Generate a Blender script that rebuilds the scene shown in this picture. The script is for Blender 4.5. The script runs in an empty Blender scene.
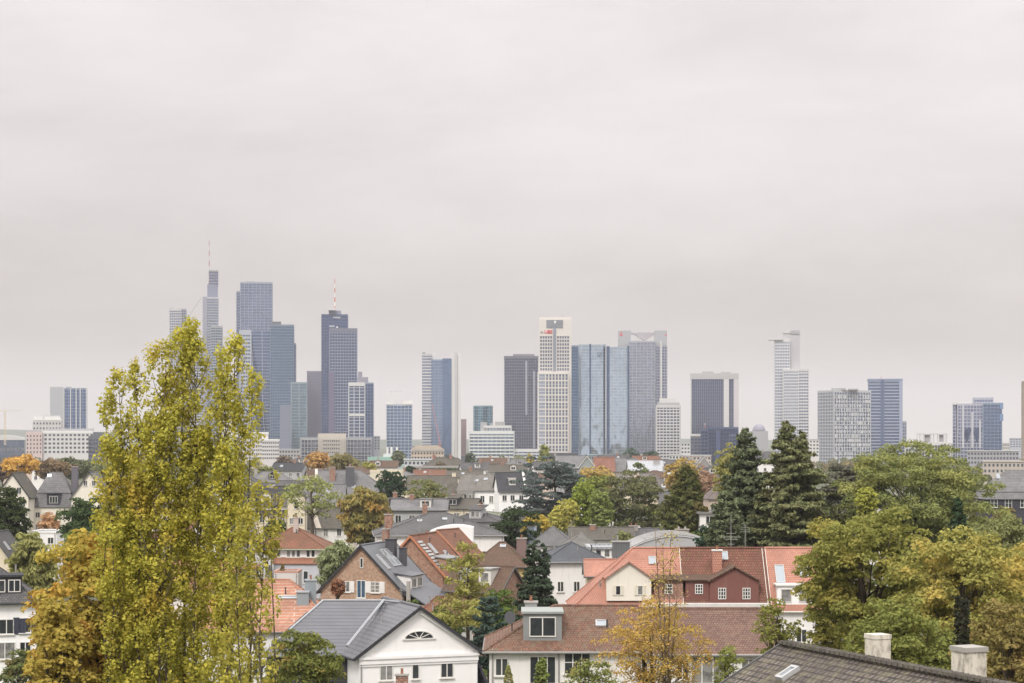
import bpy, math, random
import numpy as np
from mathutils import Vector, Matrix
R = math.radians
SC = bpy.context.scene
COL = SC.collection
F, HY, CZ = 2000.0, 440.0, 26.0          # focal length in pixels, horizon row, eye height

def X(px, D): return (px-512.0)/F*D
def Z(py, D): return CZ-(py-HY)/F*D

# ------------------------------------------------------------------ materials
class NT:
    def __init__(s, name):
        s.m = bpy.data.materials.new(name); s.m.use_nodes = True
        s.t = s.m.node_tree; s.t.nodes.clear()
        s.out = s.n('ShaderNodeOutputMaterial')
    def n(s, typ, **kw):
        nd = s.t.nodes.new(typ)
        for k, v in kw.items():
            if hasattr(nd, k) and k not in ('Scale',): setattr(nd, k, v)
        return nd
    def l(s, a, b): s.t.links.new(a, b)
    def noise(s, vec, scale, detail=3, rough=.55):
        nd = s.n('ShaderNodeTexNoise'); nd.inputs['Scale'].default_value = scale
        nd.inputs['Detail'].default_value = detail; nd.inputs['Roughness'].default_value = rough
        if vec is not None: s.l(vec, nd.inputs['Vector'])
        return nd.outputs['Fac']
    def ramp(s, fac, a, b, lo=0., hi=1.):
        nd = s.n('ShaderNodeMapRange'); s.l(fac, nd.inputs[0])
        nd.inputs[1].default_value = a; nd.inputs[2].default_value = b
        nd.inputs[3].default_value = lo; nd.inputs[4].default_value = hi
        return nd.outputs[0]
    def mix(s, fac, a, b, blend='MIX'):
        nd = s.n('ShaderNodeMix', data_type='RGBA', blend_type=blend)
        for v, i in ((fac, 0), (a, 6), (b, 7)):
            if isinstance(v, (int, float)): nd.inputs[i].default_value = v
            elif isinstance(v, tuple): nd.inputs[i].default_value = (*v[:3], 1)
            else: s.l(v, nd.inputs[i])
        return nd.outputs[2]
    def math(s, op, a, b=0.):
        nd = s.n('ShaderNodeMath', operation=op)
        for v, i in ((a, 0), (b, 1)):
            if isinstance(v, (int, float)): nd.inputs[i].default_value = v
            else: s.l(v, nd.inputs[i])
        return nd.outputs[0]
    def coord(s, which='Object'): return s.n('ShaderNodeTexCoord').outputs[which]
    def pos(s): return s.n('ShaderNodeNewGeometry').outputs['Position']
    def scale(s, vec, sc):
        nd = s.n('ShaderNodeMapping'); nd.inputs['Scale'].default_value = sc; s.l(vec, nd.inputs[0]); return nd.outputs[0]
    def bump(s, h, st=.4, dist=.05):
        nd = s.n('ShaderNodeBump'); nd.inputs['Strength'].default_value = st; nd.inputs['Distance'].default_value = dist
        s.l(h, nd.inputs['Height']); return nd.outputs[0]
    def bsdf(s, col, rough=.8, metal=0., spec=.3, normal=None):
        b = s.n('ShaderNodeBsdfPrincipled')
        if isinstance(col, tuple): b.inputs['Base Color'].default_value = (*col[:3], 1)
        else: s.l(col, b.inputs['Base Color'])
        if isinstance(rough, (int, float)): b.inputs['Roughness'].default_value = rough
        else: s.l(rough, b.inputs['Roughness'])
        b.inputs['Metallic'].default_value = metal
        b.inputs['Specular IOR Level'].default_value = spec
        if normal is not None: s.l(normal, b.inputs['Normal'])
        s.l(b.outputs[0], s.out.inputs[0]); return b

def dk(c, f): return tuple(v*f for v in c)
_mc = {}
def memo(fn):
    def w(*a, **kw):
        k = (fn.__name__,)+a+tuple(sorted(kw.items()))
        if k not in _mc: _mc[k] = fn(*a, **kw)
        return _mc[k]
    return w

@memo
def plaster(c, dirt=.25):
    s = NT('plaster'); p = s.pos()
    n1 = s.noise(p, .35, 4); n2 = s.noise(s.scale(p, (2.2, 2.2, .25)), 1.2, 4, .6)
    col = s.mix(s.ramp(n1, .35, .75, 0, .5), c, dk(c, .88))
    col = s.mix(s.ramp(n2, .55, .8, 0, dirt), col, dk((.36, .33, .29), .8))
    s.bsdf(col, .9, 0, .2, s.bump(s.noise(p, 14, 2), .25, .02)); return s.m

@memo
def plain(c, rough=.6, metal=0.):
    s = NT('painted'); p = s.pos()
    col = s.mix(s.ramp(s.noise(p, 1.3, 4), .4, .75, 0, .5), c, dk(c, .78))
    s.bsdf(col, rough, metal, .4); return s.m

@memo
def tiles(c1, c2, bw=.30, rh=.34, moss=.3, mossc=(.10, .10, .045), mort=.035, bumps=.8, mc=None):
    """rows of roof tiles: brick pattern on the slope's own metres, weathered and mossy"""
    s = NT('roof_tiles'); uv = s.coord('UV'); p = s.pos()
    b = s.n('ShaderNodeTexBrick'); s.l(uv, b.inputs['Vector'])
    b.inputs['Scale'].default_value = 1; b.inputs['Brick Width'].default_value = bw; b.inputs['Row Height'].default_value = rh
    b.inputs['Mortar Size'].default_value = mort; b.inputs['Mortar Smooth'].default_value = .6; b.inputs['Bias'].default_value = 0
    b.inputs['Color1'].default_value = (*c1, 1); b.inputs['Color2'].default_value = (*c2, 1)
    b.inputs['Mortar'].default_value = (*(mc or dk(c2, .45)), 1)
    big = s.noise(p, .45, 5, .65); med = s.noise(p, 2.3, 4, .6)
    col = s.mix(s.ramp(big, .36, .66, 0, .7), b.outputs['Color'], dk(c2, .62))
    col = s.mix(s.ramp(med, .45, .62, 0, moss), col, mossc)
    col = s.mix(s.ramp(s.noise(s.scale(p, (1, 1, 1.6)), 4.2, 4, .75), .50, .64, 0, .25+moss*.6), col, dk(c2, .5))
    # lichen flecks
    fl = s.noise(p, 6.5, 3, .6)
    col = s.mix(s.ramp(fl, .66, .72, 0, moss*.9), col, (.34, .32, .27))
    sep = s.n('ShaderNodeSeparateXYZ'); s.l(uv, sep.inputs[0])
    saw = s.math('FRACT', s.math('DIVIDE', sep.outputs[1], rh))
    h = s.math('ADD', s.math('MULTIPLY', saw, -1.), s.math('MULTIPLY', b.outputs['Fac'], -.6))
    h = s.math('ADD', h, s.math('MULTIPLY', med, .8))
    s.bsdf(col, .85, 0, .25, s.bump(h, bumps, .06)); return s.m

@memo
def seam(c, gap=.5, rough=.45, metal=.3, axis=0):
    """standing-seam or shingle sheet with raised lines"""
    s = NT('sheet_roof'); uv = s.coord('UV'); p = s.pos()
    sep = s.n('ShaderNodeSeparateXYZ'); s.l(uv, sep.inputs[0])
    fr = s.math('FRACT', s.math('DIVIDE', sep.outputs[axis], gap))
    line = s.math('LESS_THAN', fr, .13)
    col = s.mix(s.ramp(s.noise(p, .5, 4), .3, .75, 0, .6), c, dk(c, .7))
    col = s.mix(s.math('MULTIPLY', line, .85), col, dk(c, .38))
    s.bsdf(col, rough, metal, .4, s.bump(line, .5, .04)); return s.m

@memo
def brickwall(c1, c2, mortar=(.42, .38, .33)):
    s = NT('brick_wall'); uv = s.coord('UV'); p = s.pos()
    b = s.n('ShaderNodeTexBrick'); s.l(uv, b.inputs['Vector'])
    b.inputs['Scale'].default_value = 1; b.inputs['Brick Width'].default_value = .36; b.inputs['Row Height'].default_value = .14
    b.inputs['Mortar Size'].default_value = .02; b.inputs['Color1'].default_value = (*c1, 1); b.inputs['Color2'].default_value = (*c2, 1)
    b.inputs['Mortar'].default_value = (*mortar, 1)
    col = s.mix(s.ramp(s.noise(p, 3.2, 5, .7), .42, .66, 0, .6), b.outputs['Color'], dk(c2, .6))
    col = s.mix(s.ramp(s.noise(p, 4.7, 3, .6), .55, .66, 0, .7), col, (.52, .42, .30))
    s.bsdf(col, .9, 0, .2, s.bump(b.outputs['Fac'], .4, .02)); return s.m

@memo
def pane_mat(c=(.035, .04, .045)):
    s = NT('window_glass'); oi = s.n('ShaderNodeObjectInfo')
    col = s.mix(s.ramp(oi.outputs['Random'], .62, .8, 0, .75), c, (.34, .33, .31))
    n = s.noise(s.pos(), 1.6, 2)
    col = s.mix(s.ramp(n, .45, .65, 0, .5), col, dk(c, .4))
    s.bsdf(col, .12, 0, .5); return s.m

@memo
def tower_glass(c, fh=3.6, bay=1.8, var=.5, metal=.75, rough=.16):
    """coated curtain-wall glass; every pane a slightly different tint and tilt, some blinds down"""
    s = NT('curtain_glass'); uv = s.coord('UV'); p = s.pos()
    b = s.n('ShaderNodeTexBrick', offset=0.0); s.l(uv, b.inputs['Vector'])
    b.inputs['Scale'].default_value = 1; b.inputs['Brick Width'].default_value = bay; b.inputs['Row Height'].default_value = fh
    b.inputs['Mortar Size'].default_value = 0
    b.inputs['Color1'].default_value = (0, 0, 0, 1); b.inputs['Color2'].default_value = (1, 1, 1, 1)
    rnd = b.outputs['Color']
    big = s.noise(s.scale(p, (1, 1, .5)), .018, 3, .5)
    col = s.mix(s.ramp(rnd, .3, 1, 0, var), c, dk(c, .45))
    col = s.mix(s.ramp(big, .42, .60, 0, .25), col, (c[0]*.6, c[1]*.66, c[2]*.75))  # broad darker, bluer patches painted into the tint, imitating skyline reflections
    blind = s.noise(uv, .33, 2)
    col = s.mix(s.math('MULTIPLY', s.ramp(blind, .6, .68, 0, .5), s.ramp(rnd, .4, .6, 0, 1)), col, (.55, .55, .53))
    wave = s.noise(s.scale(p, (1, 1, .35)), .03, 3, .55)
    s.bsdf(col, rough, metal, .5, s.bump(s.math('ADD', s.math('MULTIPLY', rnd, .05), s.math('MULTIPLY', wave, 1.3)), 1., 1.)); return s.m

@memo
def leafmat(ca, cb, cc=None, sc=.5, ccut=.6, trans=.3):
    """leaves: two greens per leaf, a third hue in patches"""
    def tone(c, f):
        l = (c[0]*.3+c[1]*.6+c[2]*.1)*f; return tuple(v*f*.90+l*w*.10 for v, w in zip(c, (1.12, 1., .75)))
    ca, cb = tone(ca, 1.25), tone(cb, 1.25); cc = tone(cc, 1.2) if cc else None
    s = NT('leaves'); g = s.n('ShaderNodeNewGeometry'); p = s.coord('Object')
    col = s.mix(g.outputs['Random Per Island'], ca, cb)
    if cc: col = s.mix(s.ramp(s.noise(p, sc, 3, .6), ccut-.06, ccut+.08, 0, .9), col, cc)
    col = s.mix(s.ramp(s.noise(p, sc*3.1, 2, .5), .4, .75, 0, .45), col, dk(ca, .55))
    d = s.n('ShaderNodeBsdfDiffuse'); t = s.n('ShaderNodeBsdfTranslucent'); m = s.n('ShaderNodeMixShader')
    s.l(col, d.inputs[0]); s.l(col, t.inputs[0]); m.inputs[0].default_value = trans
    s.l(d.outputs[0], m.inputs[1]); s.l(t.outputs[0], m.inputs[2]); s.l(m.outputs[0], s.out.inputs[0]); return s.m

@memo
def bark(c=(.10, .08, .06)):
    s = NT('bark'); p = s.coord('Object')
    n = s.noise(s.scale(p, (6, 6, 1.2)), 1.5, 4, .6)
    s.bsdf(s.mix(s.ramp(n, .3, .7), dk(c, .55), dk(c, 1.4)), .95, 0, .1, s.bump(n, .6, .05)); return s.m

# ------------------------------------------------------------------ meshes
def _uvs(me):
    n = len(me.polygons)
    if not n: return
    nl = len(me.loops); uvl = me.uv_layers.new(name='uv')
    vi = np.empty(nl, np.int32); me.loops.foreach_get('vertex_index', vi)
    co = np.empty(len(me.vertices)*3, np.float32); me.vertices.foreach_get('co', co); co = co.reshape(-1, 3)
    nm = np.empty(n*3, np.float32); me.polygons.foreach_get('normal', nm); nm = nm.reshape(-1, 3)
    lt = np.empty(n, np.int32); me.polygons.foreach_get('loop_total', lt)
    N = np.repeat(nm, lt, axis=0); P = co[vi]
    u = np.stack([-N[:, 1], N[:, 0], np.zeros(nl)], 1); L = np.linalg.norm(u, axis=1)
    flat = L < .05; u[flat] = (1, 0, 0); L[flat] = 1; u = u/L[:, None]
    v = np.cross(N, u)
    uv = np.stack([(P*u).sum(1), (P*v).sum(1)], 1).astype(np.float32)
    uvl.data.foreach_set('uv', uv.ravel())

class MB:
    def __init__(s): s.v = []; s.f = []; s.m = []; s.k = 0
    def add(s, vs, fs, k=None):
        o = len(s.v); s.v += [tuple(v) for v in vs]
        s.f += [tuple(i+o for i in f) for f in fs]; s.m += [s.k if k is None else k]*len(fs)
    def box(s, x0, x1, y0, y1, z0, z1, k=None):
        if x0 > x1: x0, x1 = x1, x0
        if y0 > y1: y0, y1 = y1, y0
        if z0 > z1: z0, z1 = z1, z0
        s.add([(x0,y0,z0),(x1,y0,z0),(x1,y1,z0),(x0,y1,z0),(x0,y0,z1),(x1,y0,z1),(x1,y1,z1),(x0,y1,z1)],
              [(0,3,2,1),(4,5,6,7),(0,1,5,4),(1,2,6,5),(2,3,7,6),(3,0,4,7)], k)
    def obox(s, c, ax, ay, az, k=None):
        """box centred on c with half-axes ax, ay, az"""
        c = Vector(c); ax = Vector(ax); ay = Vector(ay); az = Vector(az); vs = []
        for dz in (-1, 1):
            for dx, dy in ((-1,-1),(1,-1),(1,1),(-1,1)): vs.append(c+ax*dx+ay*dy+az*dz)
        fl = ax.cross(ay).dot(az) > 0
        fs = [(0,3,2,1),(4,5,6,7),(0,1,5,4),(1,2,6,5),(2,3,7,6),(3,0,4,7)]
        s.add(vs, fs if fl else [f[::-1] for f in fs], k)
    def slab(s, pts, th, k=None):
        """polygon (counter-clockwise seen from outside) thickened inwards"""
        P = [Vector(p) for p in pts]; n = (P[1]-P[0]).cross(P[2]-P[0]).normalized(); m = len(P)
        vs = P+[p-n*th for p in P]
        s.add(vs, [tuple(range(m)), tuple(range(2*m-1, m-1, -1))]+[(i, i+m, (i+1) % m+m, (i+1) % m) for i in range(m)], k)
    def prism(s, poly, z0, z1, k=None, kt=None):
        m = len(poly); vs = [(x, y, z0) for x, y in poly]+[(x, y, z1) for x, y in poly]
        s.add(vs, [(i, (i+1) % m, (i+1) % m+m, i+m) for i in range(m)], k)
        s.add(vs, [tuple(range(m, 2*m)), tuple(range(m-1, -1, -1))], kt if kt is not None else k)
    def tube(s, pts, rs, n=6, k=None, cap=True):
        P = [Vector(p) for p in pts]; vs = []
        for i, p in enumerate(P):
            d = (P[min(i+1, len(P)-1)]-P[max(i-1, 0)]); d = d.normalized() if d.length > 1e-6 else Vector((0, 0, 1))
            a = d.orthogonal().normalized() if i == 0 else (a-d*a.dot(d)).normalized()
            b = d.cross(a)
            for j in range(n):
                t = 2*math.pi*j/n; vs.append(p+(a*math.cos(t)+b*math.sin(t))*rs[i])
        fs = []
        for i in range(len(P)-1):
            for j in range(n): fs.append((i*n+j, i*n+(j+1) % n, (i+1)*n+(j+1) % n, (i+1)*n+j))
        if cap: fs += [tuple(range(n-1, -1, -1)), tuple(range((len(P)-1)*n, len(P)*n))]
        s.add(vs, fs, k)
    def mesh(s, name, mats, smooth=False):
        me = bpy.data.meshes.new(name); me.from_pydata(s.v, [], s.f)
        for m in (mats if isinstance(mats, (list, tuple)) else [mats]): me.materials.append(m)
        me.polygons.foreach_set('material_index', s.m)
        if smooth: me.polygons.foreach_set('use_smooth', [True]*len(s.f))
        me.update(); _uvs(me); return me
    def build(s, name, mats, parent=None, smooth=False):
        return link(name, s.mesh(name, mats, smooth), parent)

def link(name, me, parent=None, loc=(0,0,0), rz=0.):
    o = bpy.data.objects.new(name, me); COL.objects.link(o); o.location = loc; o.rotation_euler = (0, 0, rz)
    if parent: o.parent = parent
    return o
def tag(o, label=None, cat=None, group=None, kind=None):
    if label: o['label'] = label
    if cat: o['category'] = cat
    if group: o['group'] = group
    if kind: o['kind'] = kind
    return o
def thing(name, label, cat, loc, rz=0., group=None):
    return tag(link(name, None, None, loc, rz), label, cat, group)

FRM = plain((.72, .70, .66), .5); DARKFRM = plain((.06, .06, .065), .5)
_wc = {}
def window_meshes(w, h, nc, nr, sill, frm, pc, arch=False):
    k = (round(w, 2), round(h, 2), nc, nr, sill, frm.name, pc, arch)
    if k in _wc: return _wc[k]
    f = MB(); t = .075
    f.box(-w/2, -w/2+t, -.07, .01, 0, h); f.box(w/2-t, w/2, -.07, .01, 0, h)
    f.box(-w/2+t, w/2-t, -.07, .01, 0, t); f.box(-w/2+t, w/2-t, -.07, .01, h-t, h)
    for i in range(1, nc): x = -w/2+w*i/nc; f.box(x-.04, x+.04, -.065, .01, t, h-t)
    for j in range(1, nr):
        z = h*j/nr
        for i in range(nc): f.box(-w/2+w*i/nc+(t if i == 0 else .04), -w/2+w*(i+1)/nc-(t if i == nc-1 else .04), -.055, .01, z-.03, z+.03)
    if sill: f.box(-w/2-.1, w/2+.1, -.16, .01, -.08, -.002)
    g = MB(); g.box(-w/2+t*.6, w/2-t*.6, -.022, .005, t*.6, h-t*.6)
    a = f.mesh('window', frm); b = g.mesh('pane', pane_mat(pc)); f2 = MB(); f2.v = list(f.v); f2.f = list(f.f); f2.m = list(f.m); f2.add(g.v, g.f, 1)
    c = f2.mesh('window', [frm, pane_mat(pc)])
    _wc[k] = (a, b, c); return _wc[k]

SIDE = {'F': 0., 'R': math.pi/2, 'B': math.pi, 'L': -math.pi/2}

HOUSES = []
class House:
    """a house: walls, roof, windows, dormers, chimneys, skylights as parts. Local frame: x along the width, -y the front."""
    def __init__(s, name, label, px, D, w, d, eave, ridge, yaw=0., roof='gable', wall=None, rmat=None, ov=.45,
                 cat='house', group=None, hipx=None, near=False, trim=None, th=.16, base=0., brk=None, loc=None):
        s.w, s.d, s.e, s.r, s.kind, s.near, s.ov = w, d, eave, ridge, roof, near, ov
        s.root = thing(name, label, cat, loc or (X(px, D), D, 0), R(yaw), group)
        s.wall = wall or plaster((.6, .57, .52)); s.rm = rmat; trim = trim or plain((.10, .10, .10), .5); s.trim = trim
        b = MB(); x, y = w/2, d/2
        mb = MB(); s.hipx = hipx if hipx is not None else d/2
        if roof == 'gable':
            b.prism([(-x,-y),(x,-y),(x,y),(-x,y)], base, eave)
            b.add([(-x,-y,eave),(-x,y,eave),(-x,0,ridge-.05)], [(0,2,1)]); b.add([(x,-y,eave),(x,y,eave),(x,0,ridge-.05)], [(0,1,2)])
            sl = (ridge-eave)/y; ze = eave-sl*ov+.12; zr = ridge+.12; xo = x+ov*.7
            mb.slab([(-xo,-y-ov,ze),(xo,-y-ov,ze),(xo,-.001,zr),(-xo,-.001,zr)], th)
            mb.slab([(xo,y+ov,ze),(-xo,y+ov,ze),(-xo,.001,zr),(xo,.001,zr)], th)
            tr = MB(); tr.tube([(-xo,0,zr),(xo,0,zr)], [.13,.13], 6)
            tr.build('ridge_tiles', rmat, s.root)
            g = MB()
            for sy in (-1, 1): g.tube([(-xo,sy*(y+ov+.05),ze-.08),(xo,sy*(y+ov+.05),ze-.08)], [.09,.09], 6)
            for sx in (-1, 1):
                for sy in (-1, 1):
                    a = Vector((sx*(xo+.035), sy*(y+ov), ze-.1)); c = Vector((sx*(xo+.035), 0, zr-.1)); dd = (c-a)/2
                    g.obox((a+c)/2, dd, (.03,0,0), dd.cross(Vector((1,0,0))).normalized()*.13)
            g.build('gutter', trim, s.root)
        elif roof == 'hip':
            b.prism([(-x,-y),(x,-y),(x,y),(-x,y)], base, eave)
            hx = s.hipx; sl = (ridge-eave)/y; ze = eave-sl*ov+.12; zr = ridge+.12; xr = x-hx
            yo = y+ov; xo = x+ov*(hx/y if hx > .01 else 1)
            A, B, C_, D_ = (-xo,-yo,ze),(xo,-yo,ze),(xo,yo,ze),(-xo,yo,ze); E, G = (-xr,0,zr),(xr,0,zr)
            if xr < .05: E = G = (0,0,zr)
            for q in ([A,B,G,E] if xr >= .05 else [A,B,G], [C_,D_,E,G] if xr >= .05 else [C_,D_,E], [B,C_,G], [D_,A,E]): mb.slab(q, th)
            tr = MB()
            if xr >= .05: tr.tube([E, G], [.12,.12], 6)
            for p, q in ((A,E),(D_,E),(B,G),(C_,G)): tr.tube([p, q], [.11,.11], 6)
            tr.build('ridge_tiles', rmat, s.root)
            g = MB(); P = [A,B,C_,D_]
            for i in range(4):
                a, c = Vector(P[i]), Vector(P[(i+1) % 4]); g.tube([a-Vector((0,0,.1)), c-Vector((0,0,.1))], [.09,.09], 6)
            g.build('gutter', trim, s.root)
        elif roof == 'halfhip':      # hipped on the left, gable or party wall on the right
            b.prism([(-x,-y),(x,-y),(x,y),(-x,y)], base, eave); b.add([(x,-y,eave),(x,y,eave),(x,0,ridge-.05)], [(0,1,2)])
            hx = s.hipx; sl = (ridge-eave)/y; ze = eave-sl*ov+.12; zr = ridge+.12; yo = y+ov; xo = x+ov*hx/y
            A, B, C_, D_ = (-xo,-yo,ze),(x,-yo,ze),(x,yo,ze),(-xo,yo,ze); E, G = (-x+hx,0,zr),(x,0,zr)
            for q in ([A,B,G,E],[C_,D_,E,G],[D_,A,E]): mb.slab(q, th)
            tr = MB(); tr.tube([E, G], [.12,.12], 6); tr.tube([A, E], [.11,.11], 6); tr.tube([D_, E], [.11,.11], 6); tr.build('ridge_tiles', rmat, s.root)
            g = MB()
            for p, q in ((A,B),(D_,A),(C_,D_)): g.tube([Vector(p)-Vector((0,0,.1)), Vector(q)-Vector((0,0,.1))], [.09,.09], 6)
            g.build('gutter', trim, s.root)
        elif roof == 'mansard':
            b.prism([(-x,-y),(x,-y),(x,y),(-x,y)], base, eave)
            brk = brk or eave+(ridge-eave)*.6; i1 = .9; s.brk = brk; s.i1 = i1
            def ring(o, z): return [(-x-o,-y-o,z),(x+o,-y-o,z),(x+o,y+o,z),(-x-o,y+o,z)]
            a = ring(.25, eave+.02); c = ring(-i1, brk); xr = max(.1, x-i1-(y-i1))
            for i in range(4): mb.slab([a[i], a[(i+1) % 4], c[(i+1) % 4], c[i]], th)
            c2 = ring(-i1+.2, brk+.03); E, G = (-xr,0,ridge),(xr,0,ridge)
            for q in ([c2[0],c2[1],G,E],[c2[2],c2[3],E,G],[c2[1],c2[2],G],[c2[3],c2[0],E]): mb.slab(q, th)
            g = MB()
            for i in range(4):
                p, q = Vector(a[i]), Vector(a[(i+1) % 4]); g.tube([p-Vector((0,0,.08)), q-Vector((0,0,.08))], [.1,.1], 6)
            g.build('gutter', trim, s.root)
        elif roof == 'flat':
            b.prism([(-x,-y),(x,-y),(x,y),(-x,y)], base, eave)
            mb.box(-x+.3, x-.3, -y+.3, y-.3, eave-.01, eave+.12)
            g = MB(); o = ov
            g.box(-x-o, x+o, -y-o, -y+.3, eave, ridge); g.box(-x-o, x+o, y-.3, y+o, eave, ridge)
            g.box(-x-o, -x+.3, -y+.3, y-.3, eave, ridge); g.box(x-.3, x+o, -y+.3, y-.3, eave, ridge)
            g.build('parapet', trim, s.root)
        HOUSES.append(s); s.b = b; b.build('wall', s.wall, s.root); s.roof = mb.build('roof', rmat, s.root)
    def clutter(s, rng):
        """vents, aerials, hatches and rainwater pipes"""
        if s.kind in ('flat', 'mansard'): rf = None
        else:
            for i in range(rng.choice([1, 2, 2, 3])):
                side = rng.choice('FFB'); q = s.d/2*rng.uniform(.25, .7); u = rng.uniform(-.32, .32)*s.w; z = s.slopez(side, q)+.1; y = -q if side == 'F' else q
                m = MB(); h = rng.uniform(.35, .7); m.tube([(u if side == 'F' else -u, y, z-.2), (u if side == 'F' else -u, y, z+h), (u if side == 'F' else -u, y, z+h+.08)], [.07, .07, .12], 6); m.build('vent_pipe', rng.choice([GUTM, DARKFRM]), s.root)
            if rng.random() < .35 and 'long_tiled' not in s.root.name and 'salmon' not in s.root.name:
                x = rng.uniform(-.3, .3)*(s.w-2*s.hipx if s.kind == 'hip' else s.w); z = s.r; m = MB(); h = rng.uniform(1.6, 3.); m.tube([(x, .1, z), (x, .1, z+h)], [.035, .025], 5)
                for k in range(4): zz = z+h-.15-.22*k; L = .25+.09*k; m.tube([(x-L, .1, zz), (x+L, .1, zz)], [.02, .02], 4)
                m.build('aerial', GUTM, s.root)
        x, y = s.w/2-.25, s.d/2+.08
        for sx in rng.choice([(1,), (-1,), (1, -1)]): m = MB(); m.tube([(sx*x, -y, .1), (sx*x, -y, s.e-.25), (sx*x, -y-.3, s.e)], [.055, .055, .055], 6); m.build('downpipe', GUTM, s.root)
    def half(s, side): return s.d/2 if side in 'FB' else s.w/2
    def run(s, side):  return s.d/2 if side in 'FB' else s.hipx
    def win(s, side, u, z, w=1.1, h=1.35, nc=2, nr=1, sill=True, frm=None, pc=(.035,.04,.045), shut=None, off=0., label=None):
        a, b, c = window_meshes(w, h, nc, nr, sill, frm or FRM, pc)
        th = SIDE[side]; q = s.half(side)+off+.004
        M = Matrix.Rotation(th, 3, 'Z'); loc = M @ Vector((u, -q, z))
        o = link('window', a if s.near else c, s.root, loc, th)
        if label: o['label'] = label
        if s.near: link('pane', b, o)
        if shut:
            for sx in (-1, 1):
                m = MB(); m.box(-.02, -.02+w*.52, -.07, .01, -.02, h+.02)
                for j in range(7): m.box(.03, w*.52-.07, -.085, -.07, h*j/7+.04, h*j/7+.14)
                me = m.mesh('shutter', shut); x0 = (w/2+.04) if sx > 0 else (-w/2-.04-w*.52+.04)
                link('shutter', me, s.root, M @ Vector((u+x0, -q, z)), th)
        return o
    def row(s, side, us, z, **k):
        for u in us: s.win(side, u, z, **k)
    def auto(s, side, n, zs, **k):
        L = s.w if side in 'FB' else s.d
        for z in zs:
            for i in range(n): s.win(side, -L/2+L*(i+.5)/n, z, **k)
    def slopez(s, side, q):
        if s.kind == 'flat': return s.e
        h = s.half(side); return s.e+(s.r-s.e)*(h-q)/s.run(side)
    def skylight(s, side, u, t, w=.8, l=1.2, label=None):
        h = s.half(side); run = s.run(side); q = h-t*run; z = s.e+(s.r-s.e)*t+.13; a = math.atan2(s.r-s.e, run)
        M = Matrix.Rotation(SIDE[side], 3, 'Z'); vs = M @ Vector((0, math.cos(a), math.sin(a))); ns = M @ Vector((0, -math.sin(a), math.cos(a))); ux = M @ Vector((1,0,0))
        c = M @ Vector((u, -q, z)); f = MB(); g = MB()
        for sx in (-1, 1): f.obox(c+ux*sx*(w/2)+ns*.05, ux*.05, vs*(l/2+.05), ns*.08)
        for sy in (-1, 1): f.obox(c+vs*sy*(l/2)+ns*.05, ux*(w/2-.05), vs*.05, ns*.08)
        g.obox(c+ns*.05, ux*(w/2-.04), vs*(l/2-.04), ns*.04)
        o = f.build('skylight', plain((.42,.42,.42), .4), s.root); g.build('pane', SKYG, o)
    def chimney(s, x, y, zt, w=.7, d=.6, mat=None, pots=2, zb=None, capm=None, label=None, co=.08):
        m = MB(); zb = zb if zb is not None else s.e
        m.box(x-w/2, x+w/2, y-d/2, y+d/2, zb, zt); m.box(x-w/2-co, x+w/2+co, y-d/2-co, y+d/2+co, zt+.002, zt+.14, 1)
        o = m.build('chimney', [mat or BRK, capm or CONC], s.root)
        if label: o['label'] = label
        for i in range(pots):
            xx = x+(i-(pots-1)/2)*w/max(pots, 1)*.9
            p = MB(); p.tube([(xx,y,zt+.14),(xx,y,zt+.5),(xx,y,zt+.56)], [.11,.10,.14], 8); p.build('chimney_pot', plain((.30,.13,.08), .8), o)
    def dormer(s, side, u, f, w, h, kind='shed', gh=.8, mat=None, rmat=None, wins=1, wh=None, nc=2, ww=None, nr=1, zb=None, frm=None, back=None, wz=None, label=None, pc=(.035,.04,.045)):
        """f: distance of the dormer's face from the ridge line"""
        th = SIDE[side]; zb = zb if zb is not None else s.slopez(side, f); zt = zb+h
        hf = s.half(side); run = s.run(side)
        qz = lambda z: hf-run*(z-s.e)/(s.r-s.e)
        qb = back if back is not None else max(min(qz(zt)-.3, f-.5), -f*.3)
        m = MB(); m.box(-w/2, w/2, -f, -qb, zb-.3, zt)
        if kind == 'gable': m.add([(-w/2,-f,zt),(w/2,-f,zt),(0,-f,zt+gh-.05)], [(0,1,2)])
        o = link('dormer', m.mesh('dormer', mat or s.wall), s.root, (Matrix.Rotation(th, 3, 'Z') @ Vector((u, 0, 0))), th)
        if label: o['label'] = label
        r = MB(); rm = rmat or s.rm
        if kind == 'gable':
            qr = max(qz(zt+gh)-.3, -f*.5) if back is None else back; ovr = .25; sl = gh/(w/2); ze = zt-sl*ovr+.06
            for sx in (1, -1):
                P = [(sx*(w/2+ovr), -f-.3, ze), (sx*(w/2+ovr), -qb, ze), (0, -qr, zt+gh+.06), (0, -f-.3, zt+gh+.06)]
                if sx < 0: P = P[::-1]
                r.slab(P, .12)
        elif kind == 'flat': r.box(-w/2-.15, w/2+.15, -f-.2, -qb+.2, zt+.002, zt+.16)
        else: 
            zb2 = zt+ .22*(f-qb)*.6
            qb2 = max(qz(zb2)-.4, qb-1.5) if back is None else back
            r.slab([(-w/2-.2,-f-.3,zt+.02),(w/2+.2,-f-.3,zt+.02),(w/2+.2,-qb2,zb2+.1),(-w/2-.2,-qb2,zb2+.1)], .14)
        r.build('dormer_roof', rm, o)
        wh = wh or h*.62; ww = ww or w/wins*.72
        c = window_meshes(ww, wh, nc, nr, False, frm or FRM, pc)[2]
        for i in range(wins): link('window', c, o, (-w/2+w*(i+.5)/wins, -f-.004, wz if wz is not None else zb+(h-wh)*.55))
        return o

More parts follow.
